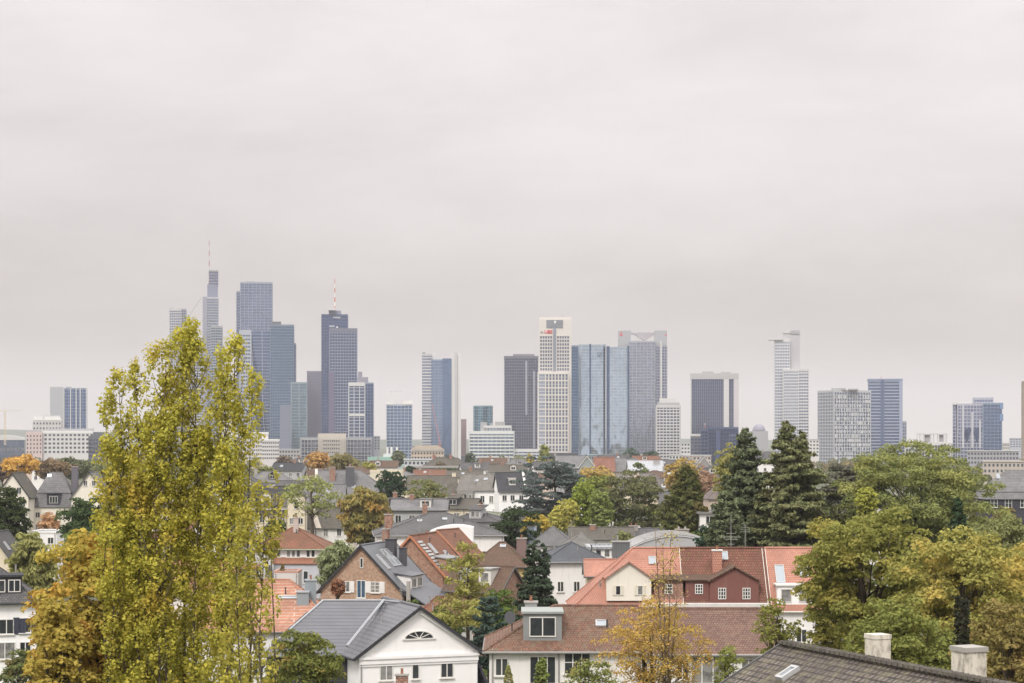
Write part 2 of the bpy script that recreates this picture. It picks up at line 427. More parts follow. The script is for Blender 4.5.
SKYG = None; GUTM = plain((.30,.29,.28), .5)
def init_mats():
    global SKYG, BRK, CONC
    s = NT('skylight_glass'); s.bsdf((.34,.37,.40), .2, .35, .5); SKYG = s.m
    BRK = brickwall((.34,.12,.07), (.22,.08,.05)); CONC = plain((.36,.34,.31), .85)
init_mats()
# ------------------------------------------------------------------ trees
def leaves_mesh(name, P, Nrm, size, mat, asp=1.5, droop=0., rng=None, size2=None):
    """one small folded diamond per leaf or leaf clump"""
    n = len(P); rng = rng or np.random.default_rng(1)
    Nrm = Nrm+rng.normal(0, .55, (n, 3)); Nrm /= np.linalg.norm(Nrm, axis=1)[:, None]+1e-9
    r = rng.normal(0, 1, (n, 3)); r[:, 2] -= droop; a = r-(r*Nrm).sum(1)[:, None]*Nrm; a /= np.linalg.norm(a, axis=1)[:, None]+1e-9
    b = np.cross(Nrm, a); s = (size*rng.uniform(.6, 1.35, n))[:, None]
    L = a*s*asp*.5; W = b*s*.5
    V = np.stack([P-L, P+W*.9+L*.1+Nrm*s*.12, P+L, P-W*.9+L*.1+Nrm*s*.12], 1).reshape(-1, 3).astype(np.float32)
    me = bpy.data.meshes.new(name); me.vertices.add(4*n); me.vertices.foreach_set('co', V.ravel())
    me.loops.add(4*n); me.loops.foreach_set('vertex_index', np.arange(4*n, dtype=np.int32))
    me.polygons.add(n); me.polygons.foreach_set('loop_start', np.arange(0, 4*n, 4, dtype=np.int32))
    me.update(calc_edges=True); me.materials.append(mat); return me

def lobes(rng, k=9, amp=.22):
    d = rng.normal(0, 1, (k, 3)); d /= np.linalg.norm(d, axis=1)[:, None]; a = rng.uniform(-.6, 1, k)*amp; w = rng.uniform(2, 5, k)
    def f(u): return 1+(np.exp(-(1-u @ d.T)*w)*a).sum(1)
    return f

def unit(rng, n):
    u = rng.normal(0, 1, (n, 3)); return u/np.linalg.norm(u, axis=1)[:, None]

def limbs(mb, base, tips, r0, rng, sag=.15):
    """tapered curved limbs from points of the trunk to the tips"""
    for b, t, r in zip(base, tips, r0):
        b = np.array(b); t = np.array(t); m = (b+t)/2+np.array([0, 0, -sag*np.linalg.norm(t-b)])+rng.normal(0, .06, 3)*np.linalg.norm(t-b)
        m2 = m*.35+t*.65+rng.normal(0, .03, 3)*np.linalg.norm(t-b)
        mb.tube([b, m, m2, t], [r, r*.6, r*.4, r*.15], 5)

def tree(name, label, px, D, ptop, wpx, mat, pbot=None, seed=1, dens=1., leaf=None, nclump=None, group=None, cat='tree',
         cr=.21, amp=.25, trunkr=None, flat=.85, crown_low=.18, barkm=None, dpx=None, fill=.25, branches=26, asp=1.5, droop=0., hole=0., lean=0., base=0., up=.5, bare=0):
    """broadleaf tree. px centre, D distance, ptop top row, wpx crown width (pixels); the crown's bottom is pbot or a share of the height"""
    rng = np.random.default_rng(seed)
    H = Z(ptop, D)-base; rx = wpx/2/F*D; ry = (dpx or wpx)/2/F*D
    zb = (Z(pbot, D)-base) if pbot is not None else H*crown_low; zb = max(zb, .0)
    rz = (H-zb)/2; zc = (H+zb)/2; leaf = leaf or max(.13, 2.0*D/F)
    root = thing(name, label, cat, (X(px, D), D, base), 0, group)
    lob = lobes(rng, 10, amp)
    area = rx*rz*4; nc = nclump or int(np.clip(40+area*4.6/(cr*cr*(rx*ry*rz)**(2/3)*3.1), 70, 620))
    u = unit(rng, nc); rad = rng.uniform(fill, 1, nc)**.6*lob(u)
    rmax = (rx*ry*rz)**(1/3)
    crad = cr*rmax*rng.uniform(.55, 1.2, nc)
    sc = np.array([rx, ry, rz]); C = u*rad[:, None]*np.maximum(sc-crad[:, None]*.55, sc*.4)
    if hole > 0: C = C[rng.uniform(0, 1, nc) > hole]; crad = crad[:len(C)]
    C[:, 2] += zc; C[:, 0] += (C[:, 2]-zb)*lean
    nl = np.maximum(6, (dens*8*(crad/leaf)**2)).astype(int)
    idx = np.repeat(np.arange(len(C)), nl); n = len(idx)
    v = unit(rng, n); v[:, 2] = np.where(v[:, 2] < -.25, -v[:, 2]*.6, v[:, 2])
    rr = rng.uniform(.45, 1.08, n)**.5
    off = v*(crad[idx]*rr)[:, None]*np.array([1.15, 1.15, flat])
    P = C[idx]+off
    Nrm = v*.8+np.array([0, 0, up])
    P[:, 2] -= droop*.4*rng.uniform(0, 1, n)*crad[idx]
    P = P[P[:, 2] > .05]; Nrm = Nrm[:len(P)]
    link('crown', leaves_mesh('crown', P, Nrm, np.full(len(P), leaf), mat, asp, droop*2, rng), root)
    tr = trunkr or max(.12, H*.017); mb = MB(); zt = zb+(H-zb)*.72
    zs = [0, .05*H, zb+.15*(H-zb), zt, H*.93]; jit = rng.normal(0, .02*rx+.05, (5, 2)); jit[0] = 0
    mb.tube([(jit[i, 0]*i+lean*max(0, z-zb), jit[i, 1]*i, z) for i, z in enumerate(zs)], [tr*1.4, tr, tr*.75, tr*.3, tr*.06], 8)
    k = min(branches, len(C)); pick = rng.choice(len(C), k, replace=False); bs = []; 
    for i in pick:
        t = rng.uniform(.2, .75); z = zb*.9+(min(C[i, 2], zt)-zb*.9)*t*.8; bs.append((lean*max(0, z-zb), 0, max(z, .3*zb)))
    limbs(mb, bs, C[pick], [tr*rng.uniform(.16, .32) for _ in pick], rng, .06)
    mb.build('trunk', barkm or bark(), root, True)
    return root

def conifer(name, label, px, D, ptop, wpx, mat, seed=1, pbot=None, dens=1., leaf=None, group=None, cat='conifer', power=.8, rise=.12, ragged=.3,
            tiers=None, layered=1., barkm=None, base=0., lay_gap=None, droop=.6, open_=0., thick=.65):
    rng = np.random.default_rng(seed); H = Z(ptop, D)-base; Rr = wpx/2/F*D; leaf = leaf or max(.16, 2.1*D/F)
    zb = max(.4, Z(pbot, D)-base) if pbot is not None else .6
    root = thing(name, label, cat, (X(px, D), D, base), rng.uniform(0, 6.28), group)
    gap = lay_gap or max(.5, leaf*1.15); nt = tiers or int((H-zb)/gap); Ps = []; mb = MB(); tr = max(.1, H*.014)
    mb.tube([(0, 0, 0), (0, 0, H*.5), (0, 0, H*.97)], [tr*1.3, tr*.7, .03], 7)
    Ns = []; lob = lobes(rng, 8, ragged*.8)
    for i in range(nt):
        t = (i+rng.uniform(-.3, .3))/nt; t = min(max(t, 0), .985); z = zb+(H-zb)*t; Lm = Rr*(1-t)**power*min(1., .65+t*2.2)
        nb = int(np.clip(5+Lm*1.7*layered, 4, 16)); a0 = rng.uniform(0, 6.28)
        for j in range(nb):
            if rng.uniform() < open_: continue
            a = a0+6.283*j/nb+rng.normal(0, .18); dr = np.array([math.cos(a), math.sin(a), 0])
            L = Lm*rng.uniform(1-ragged, 1+ragged*.6)*lob(np.array([[dr[0], dr[1], t*2-1]]) )[0]+.15
            zj = z+rng.normal(0, gap*.55) if not lay_gap else z
            m = max(5, int(dens*L/leaf*8)); q = rng.uniform(.08, 1, m)**.75; 
            side = np.array([-dr[1], dr[0], 0]); wd = L*.22*(1-q)+leaf*.5+.04*L
            zz = zj+rise*L*q*1.6-droop*L*.35*q**2
            p = dr[None, :]*(q*L)[:, None]+side[None, :]*(rng.normal(0, .7, m)*wd)[:, None]
            p[:, 2] = zz+rng.normal(-.15, .3, m)*thick*leaf*2
            nn = np.tile(np.array([dr[0]*.5, dr[1]*.5, .8]), (m, 1)); Ps.append(p); Ns.append(nn)
            if L > 1.2: mb.tube([(0, 0, z), (dr[0]*L*.85, dr[1]*L*.85, z+rise*L*1.3-droop*L*.25)], [tr*.22*(1-t)+.02, .015], 4)
    P = np.concatenate(Ps); N_ = np.concatenate(Ns)
    link('crown', leaves_mesh('crown', P, N_, np.full(len(P), leaf), mat, 2.1, .9, rng), root)
    mb.build('trunk', barkm or bark((.09,.06,.045)), root, True)
    return root

def columns(name, label, cols, D, mat, seed=1, leaf=.14, dens=1., base=0., cx=None, group=None, stemr=.2, barkm=None, extra=None):
    """many-stemmed upright tree. cols = (px, row of top, row of bottom, half width px, depth offset m)"""
    rng = np.random.default_rng(seed); cx = cx if cx is not None else sum(c[0] for c in cols)/len(cols)
    root = thing(name, label, 'tree', (X(cx, D), D, base), 0, group); Cs = []; Rs = []; mb = MB()
    for (px, pt, pb, hw, dy) in cols:
        x = (px-cx)/F*D; zt = Z(pt, D)-base; zb = max(.8, Z(pb, D)-base); w = hw/F*D; H = zt-zb
        n = int(H*w*15*dens)+14; t = rng.uniform(0, 1, n); prof = np.minimum(1, (1-t)*4.5+.35)*np.minimum(1, t*5+.45)
        bul = 1+.3*np.sin(t*H*1.9+rng.uniform(0, 6))*np.sin(t*H*.83+rng.uniform(0, 6))
        a = rng.uniform(0, 6.283, n); r = np.sqrt(rng.uniform(.02, 1, n))*w*prof*bul*np.where(rng.uniform(0, 1, n) < .08, rng.uniform(1.2, 1.6, n), 1.)
        sway = .25*np.sin(t*3+rng.uniform(0, 6))*w
        Cs.append(np.stack([x+sway+r*np.cos(a), dy+r*np.sin(a)*.9, zb+t*H], 1)); Rs.append(rng.uniform(.2, .5, n)*min(1., .55+w*.4))
        xs = x*.35; pts = []; 
        for k in range(9):
            q = k/8; z = .2+(zt*.97-.2)*q; f = min(1, q*1.6); xx = x*(.25+.75*f)+.12*math.sin(k*2.1+px); pts.append((xx, dy*f+.1*math.cos(k*1.7), z))
        mb.tube(pts, [stemr*(1-k/8)**1.3+.012 for k in range(9)], 7)
        for k in range(int(H*2.2)):
            q = rng.uniform(.1, .95); z = zb+H*q; a_ = rng.uniform(0, 6.28); ww = w*rng.uniform(.5, 1)
            f = min(1, z/zt*1.6); xx = x*(.25+.75*f)
            mb.tube([(xx, dy*f, z-ww*1.1), (xx+ww*.6*math.cos(a_), dy*f+ww*.6*math.sin(a_), z-.2), (xx+ww*math.cos(a_), dy*f+ww*math.sin(a_), z+ww*.8)], [.03, .02, .008], 4)
    C = np.concatenate(Cs); rr = np.concatenate(Rs)
    nl = np.maximum(8, dens*3.6*(rr/leaf)**2).astype(int); idx = np.repeat(np.arange(len(C)), nl); n = len(idx)
    v = unit(rng, n); off = v*(rr[idx]*rng.uniform(.1, 1, n)**.5)[:, None]*np.array([.85, .85, 1.25]); P = C[idx]+off
    link('crown', leaves_mesh('crown', P, v+np.array([0, 0, .3]), leaf*rng.uniform(.6, 1.25, n), mat, 1.35, .3, rng), root)
    mb.build('trunk', barkm or bark((.12,.10,.075)), root, True); return root

def hedge(name, label, px0, px1, D, ptop, depth, mat, seed=3, cat='hedge', leaf=None, group=None):
    rng = np.random.default_rng(seed); x0, x1 = X(px0, D), X(px1, D); H = Z(ptop, D); W = x1-x0; leaf = leaf or max(.1, 2*D/F)
    root = thing(name, label, cat, ((x0+x1)/2, D, 0), 0, group); n = int((W*H*2+W*depth*2)/(leaf*leaf)*2.2)
    P = np.stack([rng.uniform(-W/2, W/2, n), rng.uniform(-depth/2, depth/2, n), rng.uniform(0, H, n)], 1)
    k = rng.integers(0, 3, n); P[k == 0, 1] = -depth/2+rng.normal(0, .12, (k == 0).sum()); P[k == 1, 2] = H+rng.normal(0, .14, (k == 1).sum())
    P[:, 2] *= .72+.16*np.sin(P[:, 0]*1.9+seed)+.12*np.sin(P[:, 0]*4.7); P[:, 1] += .2*np.sin(P[:, 0]*3.1)
    link('foliage', leaves_mesh('foliage', P, rng.normal(0, .3, (n, 3))+np.array([0, -.5, .7]), np.full(n, leaf), mat, 1.4, 0, rng), root)
    m = MB(); 
    for i in range(max(2, int(W/1.2))): xx = -W/2+.4+(W-.8)*i/max(1, int(W/1.2)-1) if W > 1 else 0; m.tube([(xx, 0, 0), (xx+.1, 0, H*.8)], [.05, .02], 5)
    m.build('stem', bark(), root); return root
# ------------------------------------------------------------------ towers of the skyline
def grid_face(mb_b, mb_m, p, q, z0, z1, fh, bay, bh, mw, pr, k=0):
    """spandrel bands and mullions standing proud of one facade from p to q"""
    p = Vector((*p, 0)); q = Vector((*q, 0)); d = q-p; L = d.length; u = d/L; n = Vector((u.y, -u.x, 0)); up = Vector((0, 0, 1))
    if bh > 0:
        nf = max(1, int(round((z1-z0)/fh))); st = (z1-z0)/nf
        for i in range(nf+1):
            z = min(z0+i*st, z1-bh/2); mb_b.obox(p+d/2+n*pr/2+up*z, u*(L/2), n*(pr/2+.02), up*(bh/2), k)
    if mw > 0:
        nb = max(1, int(round(L/bay))); sb = L/nb
        for i in range(nb+1): mb_m.obox(p+u*min(max(i*sb, mw/2), L-mw/2)+n*(pr+.12)/2+up*(z0+z1)/2, u*(mw/2), n*((pr+.12)/2+.02), up*((z1-z0)/2-.01), k)

class Tower:
    def __init__(s, name, label, pxc, D, cat='tower', group=None):
        s.D = D; s.c = pxc; s.root = thing(name, label, cat, (X(pxc, D), D, 0), -math.atan2(pxc-512, F)*.85, group); s.nw = 0
    def lx(s, px): return (px-s.c)/F*s.D
    def z(s, py): return Z(py, s.D)
    def foot(s, px0, px1, dy=0., dp=None, pm=None, ang=30):
        """footprint in metres: plain box px0..px1, or turned with its near corner at pm"""
        if pm is None:
            a, b = s.lx(px0), s.lx(px1); dp = dp or (b-a); return [(a, dy), (b, dy), (b, dy+dp), (a, dy+dp)]
        th = R(ang); w = (pm-px0)/F*s.D/math.cos(th); d = (px1-pm)/F*s.D/math.sin(th); c = s.lx(pm)
        return [(c, dy), (c+d*math.sin(th), dy+d*math.cos(th)), (c+d*math.sin(th)-w*math.cos(th), dy+d*math.cos(th)+w*math.sin(th)), (c-w*math.cos(th), dy+w*math.sin(th))]
    def body(s, poly, z0, z1, glass, frame, fh=3.7, bay=3.0, bh=.9, mw=.35, pr=.25, part='facade', cap=1.6, capm=None, only=None):
        m = MB(); m.prism(poly, z0, z1-.2); m.build(part, glass, s.root)
        b, v = MB(), MB(); n = len(poly)
        for i in range(n):
            if only is None or i in only: grid_face(b, v, poly[i], poly[(i+1) % n], z0, z1-cap, fh, bay, bh, mw, pr)
        if b.v: b.build('floor_bands', frame, s.root)
        if v.v: v.build('mullions', frame, s.root)
        cx = sum(p[0] for p in poly)/n; cy = sum(p[1] for p in poly)/n
        g = lambda k: [(cx+(x-cx)*k, cy+(y-cy)*k) for x, y in poly]
        r = math.hypot(poly[0][0]-cx, poly[0][1]-cy)
        c = MB(); c.prism(g(1+(pr+.25)/r), z1-cap, z1); c.build('roof_edge', capm or frame, s.root); return poly
    def solid(s, poly, z0, z1, mat, part='wall'):
        m = MB(); m.prism(poly, z0, z1); return m.build(part, mat, s.root)
    def box(s, part, px0, px1, y0, y1, py1, py0, mat):
        m = MB(); m.box(s.lx(px0), s.lx(px1), y0, y1, s.z(py0), s.z(py1)); return m.build(part, mat, s.root)
    def wins(s, p, q, z0, z1, cols, rows, mat, fw=.6, fhh=.6, pr=.08, skip=()):
        """countable windows: one part each up to a hundred, the rest one mesh"""
        p = Vector((*p, 0)); q = Vector((*q, 0)); d = q-p; u = d.normalized(); L = d.length; cw = L/cols; ch = (z1-z0)/rows; ang = math.atan2(u.y, u.x)
        m = MB(); w, h = cw*fw, ch*fhh; m.box(-w/2, w/2, -pr, .3, 0, h); me = m.mesh('window', mat); rest = MB(); n = Vector((u.y, -u.x, 0))
        for j in range(rows-1, -1, -1):
            for i in range(cols):
                if i in skip: continue
                c = p+u*(cw*(i+.5))+Vector((0, 0, z0+ch*(j+(1-fhh)/2)))
                if s.nw < 100: link('window', me, s.root, c, ang); s.nw += 1
                else: rest.obox(c+Vector((0, 0, h/2))-n*((.3-pr)/2), u*w/2, n*((.3+pr)/2), (0, 0, h/2))
        if rest.v: o = rest.build('window', mat, s.root); o['kind'] = 'stuff'
    def mast(s, px, pbase, ptop, r=.9, y=10, c1=(.5,.08,.05), c2=(.7,.68,.66), n=7):
        a, b = s.z(pbase), s.z(ptop); m = MB(); x = s.lx(px)
        for i in range(n):
            z0 = a+(b-a)*i/n; z1 = a+(b-a)*(i+1)/n; r0 = r*(1-.6*i/n); m.tube([(x,y,z0),(x,y,z1)], [r0, r*(1-.6*(i+1)/n)], 7, i % 2)
        m.build('mast', [plain(c1, .6), plain(c2, .6)], s.root)
    def plant(s, items, mat):
        """rooftop machinery: (px0, px1, ptop, pbase)"""
        for a, b, t, bb in items:
            m = MB(); m.box(s.lx(a), s.lx(b), 4, 4+abs(s.lx(b)-s.lx(a))+3, s.z(bb), s.z(t)); m.build('rooftop_plant', mat, s.root)

def text(parent, name, body, size, mat, loc, depth=.3, rz=0., xs=1.):
    c = bpy.data.curves.new(name, 'FONT'); c.body = body; c.size = size; c.extrude = depth; c.align_x = 'CENTER'; c.align_y = 'CENTER'; c.offset = size*.02
    t = bpy.data.objects.new('t', c); COL.objects.link(t); bpy.context.view_layer.update()
    me = bpy.data.meshes.new_from_object(t.evaluated_get(bpy.context.evaluated_depsgraph_get())); bpy.data.objects.remove(t)
    me.transform(Matrix.Scale(xs, 4, (1,0,0))); me.transform(Matrix.Rotation(R(90), 4, 'X')); me.materials.clear(); me.materials.append(mat)
    return link(name, me, parent, loc, rz)

GREY = plain((.36,.36,.37), .6); LGREY = plain((.58,.57,.56), .7); WHITE = plain((.75,.74,.72), .7); DGREY = plain((.12,.125,.14), .5)
NAVYF = plain((.06,.08,.14), .5); BLUEF = plain((.20,.24,.32), .5); WIN = tower_glass((.10,.11,.13), 3.6, 1.6, .6, .3)
def gl(r, g, b, fh=3.7, bay=3.0, var=.45, metal=.8, rough=.12): return tower_glass((r*.74, g*.82, b*1.0), fh, bay, var, metal, rough)

def skyline():
    # left group
    T = Tower('office_tower', 'slim slab tower with blank grey side and blue striped front above a long white block', 68, 2300)
    fp = T.foot(51, 86, 0, 26); T.body(fp, 0, T.z(388), gl(.20,.26,.38), BLUEF, bh=.5, mw=.5, bay=4)
    m = MB(); m.box(T.lx(50.5), T.lx(63.5), -1.2, -.3, 0, T.z(387)); m.build('side_wall', plain((.40,.41,.43), .8), T.root)
    m = MB(); [m.box(T.lx(p)-.5, T.lx(p)+.5, -1.3, -.3, T.z(430), T.z(388)) for p in (64, 70.5, 76, 80, 86)]; m.build('pier', LGREY, T.root)
    T.plant([(66, 71, 386.5, 388)], GREY)
    T = Tower('office_block', 'stepped white office block in front of the slab tower', 48, 2200, 'building')
    T.body(T.foot(33, 61, 0, 30), 0, T.z(419), plain((.55,.53,.52), .8), WHITE, bh=0, mw=0, part='wall'); T.wins((T.lx(33), 0), (T.lx(61), 0), 20, T.z(421), 9, 5, WIN, .5, .4)
    T.plant([(33.5, 43, 415, 419), (45, 60, 415.6, 419), (46, 50, 414, 416)], LGREY)
    T = Tower('hotel', 'long white block with rows of square windows and pinkish left wing', 62, 2000, 'building')
    fp = T.foot(43, 96, 0, 22); T.body(fp, 0, T.z(431), plain((.60,.59,.58), .8), WHITE, bh=0, mw=0, part='wall', cap=2)
    T.wins((T.lx(44), 0), (T.lx(93), 0), Z(454, 2000), Z(433, 2000), 12, 5, WIN, .58, .52)
    m = MB(); m.box(T.lx(27), T.lx(43)-.2, -3, 20, 0, T.z(432)); m.build('wing', plaster((.58,.46,.44)), T.root)
    T.wins((T.lx(27), -3), (T.lx(43)-.2, -3), Z(454, 2000), Z(434, 2000), 5, 5, WIN, .4, .5); T.plant([(46, 92, 428.5, 431), (28, 42, 430, 432.5)], GREY)
    T = Tower('exhibition_hall', 'low grey hall with a pale curved roof at the left edge', 8, 2500, 'building')
    T.solid(T.foot(-18, 24, 0, 60), 0, T.z(440), gl(.22,.25,.3)); m = MB()
    for i in range(10):
        a, b = i/10, (i+1)/10; f = lambda t: 7*math.sin(math.pi*t)
        xa, xb = T.lx(-18)+(T.lx(24.5)-T.lx(-18))*a, T.lx(-18)+(T.lx(24.5)-T.lx(-18))*b
        m.add([(xa,-2,T.z(438)-.1+f(a)*.6),(xb,-2,T.z(438)-.1+f(b)*.6),(xb,62,T.z(438)+f(b)*.6),(xa,62,T.z(438)+f(a)*.6),(xa,-2,T.z(440)),(xb,-2,T.z(440))], [(0,1,2,3),(4,5,1,0)])
    m.build('roof', LGREY, T.root); T.wins((T.lx(-18), 0), (T.lx(24), 0), 10, T.z(446), 12, 1, DGREY, .8, .5)
    T = Tower('office_block', 'dark grey block with angled roof just left of the tall poplar', 98, 1700, 'building')
    T.body(T.foot(89, 112, 0, 20), 0, T.z(436), gl(.2,.2,.23), DGREY, bh=1.2); T.solid(T.foot(93, 104, 3, 10), T.z(436), T.z(432), DGREY, 'roof_box')
    # tower with mast behind the poplar
    T = Tower('skyscraper', 'tallest stepped skyscraper with a striped antenna mast rising behind the poplar', 205, 2750)
    w = plain((.52,.52,.53), .7)
    T.body(T.foot(186, 208, 8, 40), 0, T.z(352), gl(.25,.27,.33), w, bh=1.6, mw=.3, bay=5)
    T.body(T.foot(203, 218, 4, 30), 0, T.z(297), gl(.42,.43,.45), w, bh=.5, mw=0); T.solid(T.foot(202.6, 207, 3, 6), 0, T.z(296.6), plain((.30,.30,.36), .6), 'stair_tower')
    T.solid(T.foot(207.2, 217.4, 8, 20), T.z(298), T.z(284), plain((.22,.23,.32), .5), 'crown'); T.body(T.foot(208.8, 217.8, 8, 20), T.z(285), T.z(269.5), gl(.3,.3,.36), GREY, bh=.6, mw=0, part='crown')
    T.body(T.foot(211, 222, -6, 30), 0, T.z(326), gl(.2,.26,.3), GREY, bh=1.2); T.mast(209, 296, 240, 1.1, 9, (.42,.20,.18), (.55,.52,.52), 11)
    T = Tower('skyscraper', 'pale square-topped tower peeping over the left side of the poplar crown', 178, 2900)
    T.body(T.foot(169.5, 181, 0, 26), 0, T.z(309), gl(.42,.42,.43), LGREY, bh=.8); T.body(T.foot(181, 186, 3, 22), 0, T.z(308.5), gl(.26,.26,.33), GREY, bh=.8)
    T.plant([(170, 174, 307.6, 309), (177, 180, 307.8, 309)], GREY)
    def crane(label, px, D, pb, pt, j0, j1, pj, col, slope=None):
        o = thing('construction_crane', label, 'crane', (X(px, D), D, 0)); m = MB(); za, zb = Z(pb, D), Z(pt, D); wd = .8
        for sx in (-1, 1):
            for sy in (-1, 1): m.tube([(sx*wd, sy*wd, za), (sx*wd, sy*wd, zb)], [.16, .16], 4)
        n = int((zb-za)/3)+1
        for i in range(n):
            z = za+(zb-za)*i/n; z2 = za+(zb-za)*(i+1)/n; s_ = 1 if i % 2 else -1
            m.tube([(-wd*s_, -wd, z), (wd*s_, -wd, z2)], [.1, .1], 4); m.tube([(-wd*s_, wd, z), (wd*s_, wd, z2)], [.1, .1], 4)
        m.build('mast', col, o); a = (0, 0, zb)
        J = MB(); p0 = Vector(((j0[0]-px)/F*D, 0, Z(j0[1], D))); p1 = Vector(((j1[0]-px)/F*D, 0, Z(j1[1], D)))
        d = (p1-p0); up = Vector((-d.z, 0, d.x)).normalized()*(1.2 if d.x > 0 else -1.2)
        J.tube([p0, p1], [.25, .15], 4); J.tube([p0+up, p1+up*.3], [.18, .12], 4)
        for i in range(int(d.length/3)): 
            t = i*3/d.length; J.tube([p0+d*t+up*(1-.7*t), p0+d*min(1, t+1.5/d.length)], [.09, .09], 4)
        J.build('jib', col, o)
    crane('thin crane jib slanting up beside the tallest skyscraper', 189, 2700, 450, 318, (188, 318), (202, 297), 0, GREY)
    crane('pale crane with long level jib at the far left edge', 5, 2100, 445, 411.5, (-14, 411.5), (23, 410.5), 0, plain((.62,.52,.35), .7))
    crane('small red crane standing before the silver office tower', 439.5, 2000, 452, 444, (440, 446), (432, 404), 0, plain((.5,.13,.1), .6))
    # faceted tall tower
    T = Tower('skyscraper', 'tall grey-blue skyscraper with a flat top and slanting folds in its glass', 255, 2600)
    G1 = gl(.30,.34,.42, 3.7, 2.6); fr = plain((.32,.34,.40), .5)
    T.body(T.foot(240.5, 272, 0, 38), T.z(331), T.z(282), G1, fr, 3.7, 5.2, .55, .4); T.body(T.foot(236.5, 243, 4, 34), 0, T.z(291), gl(.26,.30,.38), fr, 3.7, 6, .5, .3)
    a, b, c, d = T.lx(240.5), T.lx(251), T.lx(262), T.lx(272); zt = T.z(331)
    m = MB(); m.add([(a,0,zt),(b,0,zt),(T.lx(257),-2,0),(a,-2,0)], [(0,3,2,1)]); m.add([(b,0,zt),(d,0,zt),(d,3,0),(T.lx(257),-2,0)], [(0,3,2,1)])
    m.add([(a,0,zt),(a,38,zt),(a,38,0),(a,-2,0)], [(0,1,2,3)]); m.add([(d,0,zt),(d,38,zt),(d,38,0),(d,3,0)], [(3,2,1,0)]); m.add([(a,38,0),(d,38,0),(d,38,zt),(a,38,zt)], [(3,2,1,0)])
    m.build('folded_facade', gl(.20,.26,.37, 3.7, 2.6), T.root)
    f = MB(); nf = 40
    for i in range(nf):
        t = i/nf; z = zt*(1-t); xm = b+(T.lx(257)-b)*t; f.box(a, xm, -2*t-.35, -2*t, z-.3, z+.25); yr = 3*t; f.obox(((xm+d)/2, (-2*t+yr)/2-.2, z), ((d-xm)/2, (yr+2*t)/2, 0), (0, .25, 0), (0, 0, .28))
    f.tube([(b,-.4,zt),(T.lx(257),-2.6,0)], [.6,.6], 4); f.tube([(c,-.2,zt),(T.lx(262.5),-.5,zt*.45),(T.lx(266),-.6,0)], [.5,.5,.5], 4); f.tube([(b,-.3,zt),(T.lx(253),-1.3,zt*.62),(T.lx(260),-1.6,zt*.3)], [.5,.5,.5], 4)
    f.build('floor_bands', fr, T.root)
    m = MB(); m.box(T.lx(239.6), T.lx(251.5), -3.6, -2.6, 0, T.z(330)); m.build('side_wall', plain((.40,.42,.47), .6), T.root); T.wins((T.lx(240.5), -3.6), (T.lx(250.5), -3.6), T.z(438), T.z(334), 4, 28, gl(.2,.24,.3), .8, .45)
    T.plant([(246, 255, 281, 283), (256, 270, 281.4, 283), (241, 243.5, 329.5, 331)], GREY)
    T = Tower('skyscraper', 'blue-green glass skyscraper with bright window rows right of the folded tower', 282, 2500)
    T.body(T.foot(270.5, 293.6, 0, 34), 0, T.z(324.5), gl(.17,.25,.33, 3.6, 2.2), plain((.17,.22,.28), .5), 3.6, 3, .7, .25); T.body(T.foot(293.6, 295.6, 4, 28), 0, T.z(343), gl(.2,.26,.33), BLUEF)
    T.box('roof_edge', 272, 281, 2, 10, 321.5, 325, DGREY)
    T = Tower('office_tower', 'short slate-grey block at the foot of the blue-green skyscraper', 285, 2300); T.body(T.foot(280, 290.6, 0, 20), 0, T.z(405), plain((.20,.22,.29), .5), plain((.22,.24,.3), .5), bh=.3, mw=0, part='wall')
    T = Tower('office_tower', 'greenish glass tower of middle height between slate block and brown slab', 299, 2350)
    T.body(T.foot(291, 307, 0, 20), 0, T.z(382), gl(.30,.38,.37, 3.6, 4), plain((.25,.30,.34), .5), 3.6, 9, .5, .9)
    T = Tower('office_tower', 'plain brownish-violet slab tower left of the dark mast tower', 314, 2600); T.body(T.foot(307, 321.5, 0, 20), 0, T.z(371), plain((.20,.19,.25), .5), plain((.24,.23,.28), .5), bh=.4, mw=0, part='wall')
    # mast tower
    T = Tower('skyscraper', 'dark blue skyscraper with white lettering and a red and white mast', 337, 2450)
    nav = gl(.12,.16,.26, 3.7, 2.5, .4); T.body(T.foot(321.5, 347.5, 12, 30), 0, T.z(313.5), nav, plain((.10,.13,.20), .4), 3.7, 3, .35, .15)
    T.body(T.foot(329.5, 357, 0, 34), 0, T.z(328.5), gl(.16,.19,.27, 3.7, 2.6), plain((.24,.26,.33), .5), 3.7, 3.4, .8, .45); T.box('roof_edge', 329.2, 357.3, -.6, 1, 328.2, 331.5, plain((.15,.16,.21), .5))
    m = MB(); m.box(T.lx(328.6), T.lx(334), -2, -.4, 0, T.z(372)); m.build('stair_tower', plain((.14,.12,.20), .5), T.root)
    T.box('crown', 328.5, 341, 16, 30, 309.8, 314, plain((.25,.26,.34), .5)); T.plant([(328, 336, 307.5, 310), (342.6, 344, 311, 314)], LGREY); T.mast(334.6, 310, 277.5, 1.0, 20, (.55,.12,.08), (.72,.68,.66), 7)
    text(T.root, 'lettering', 'Helaba', 3.3, plain((.8,.8,.82), .5), (T.lx(336.3), 11.4, T.z(316.8)), .2, 0, 1.0)
    m = MB(); m.box(T.lx(329), T.lx(334.5), 11.3, 11.9, T.z(326), T.z(325.2)); m.box(T.lx(336), T.lx(338), 11.3, 11.9, T.z(327.2), T.z(325.9)); m.build('light_strip', WHITE, T.root)
    T = Tower('office_tower', 'tower with white framed front half and dark glass right half', 361, 2250)
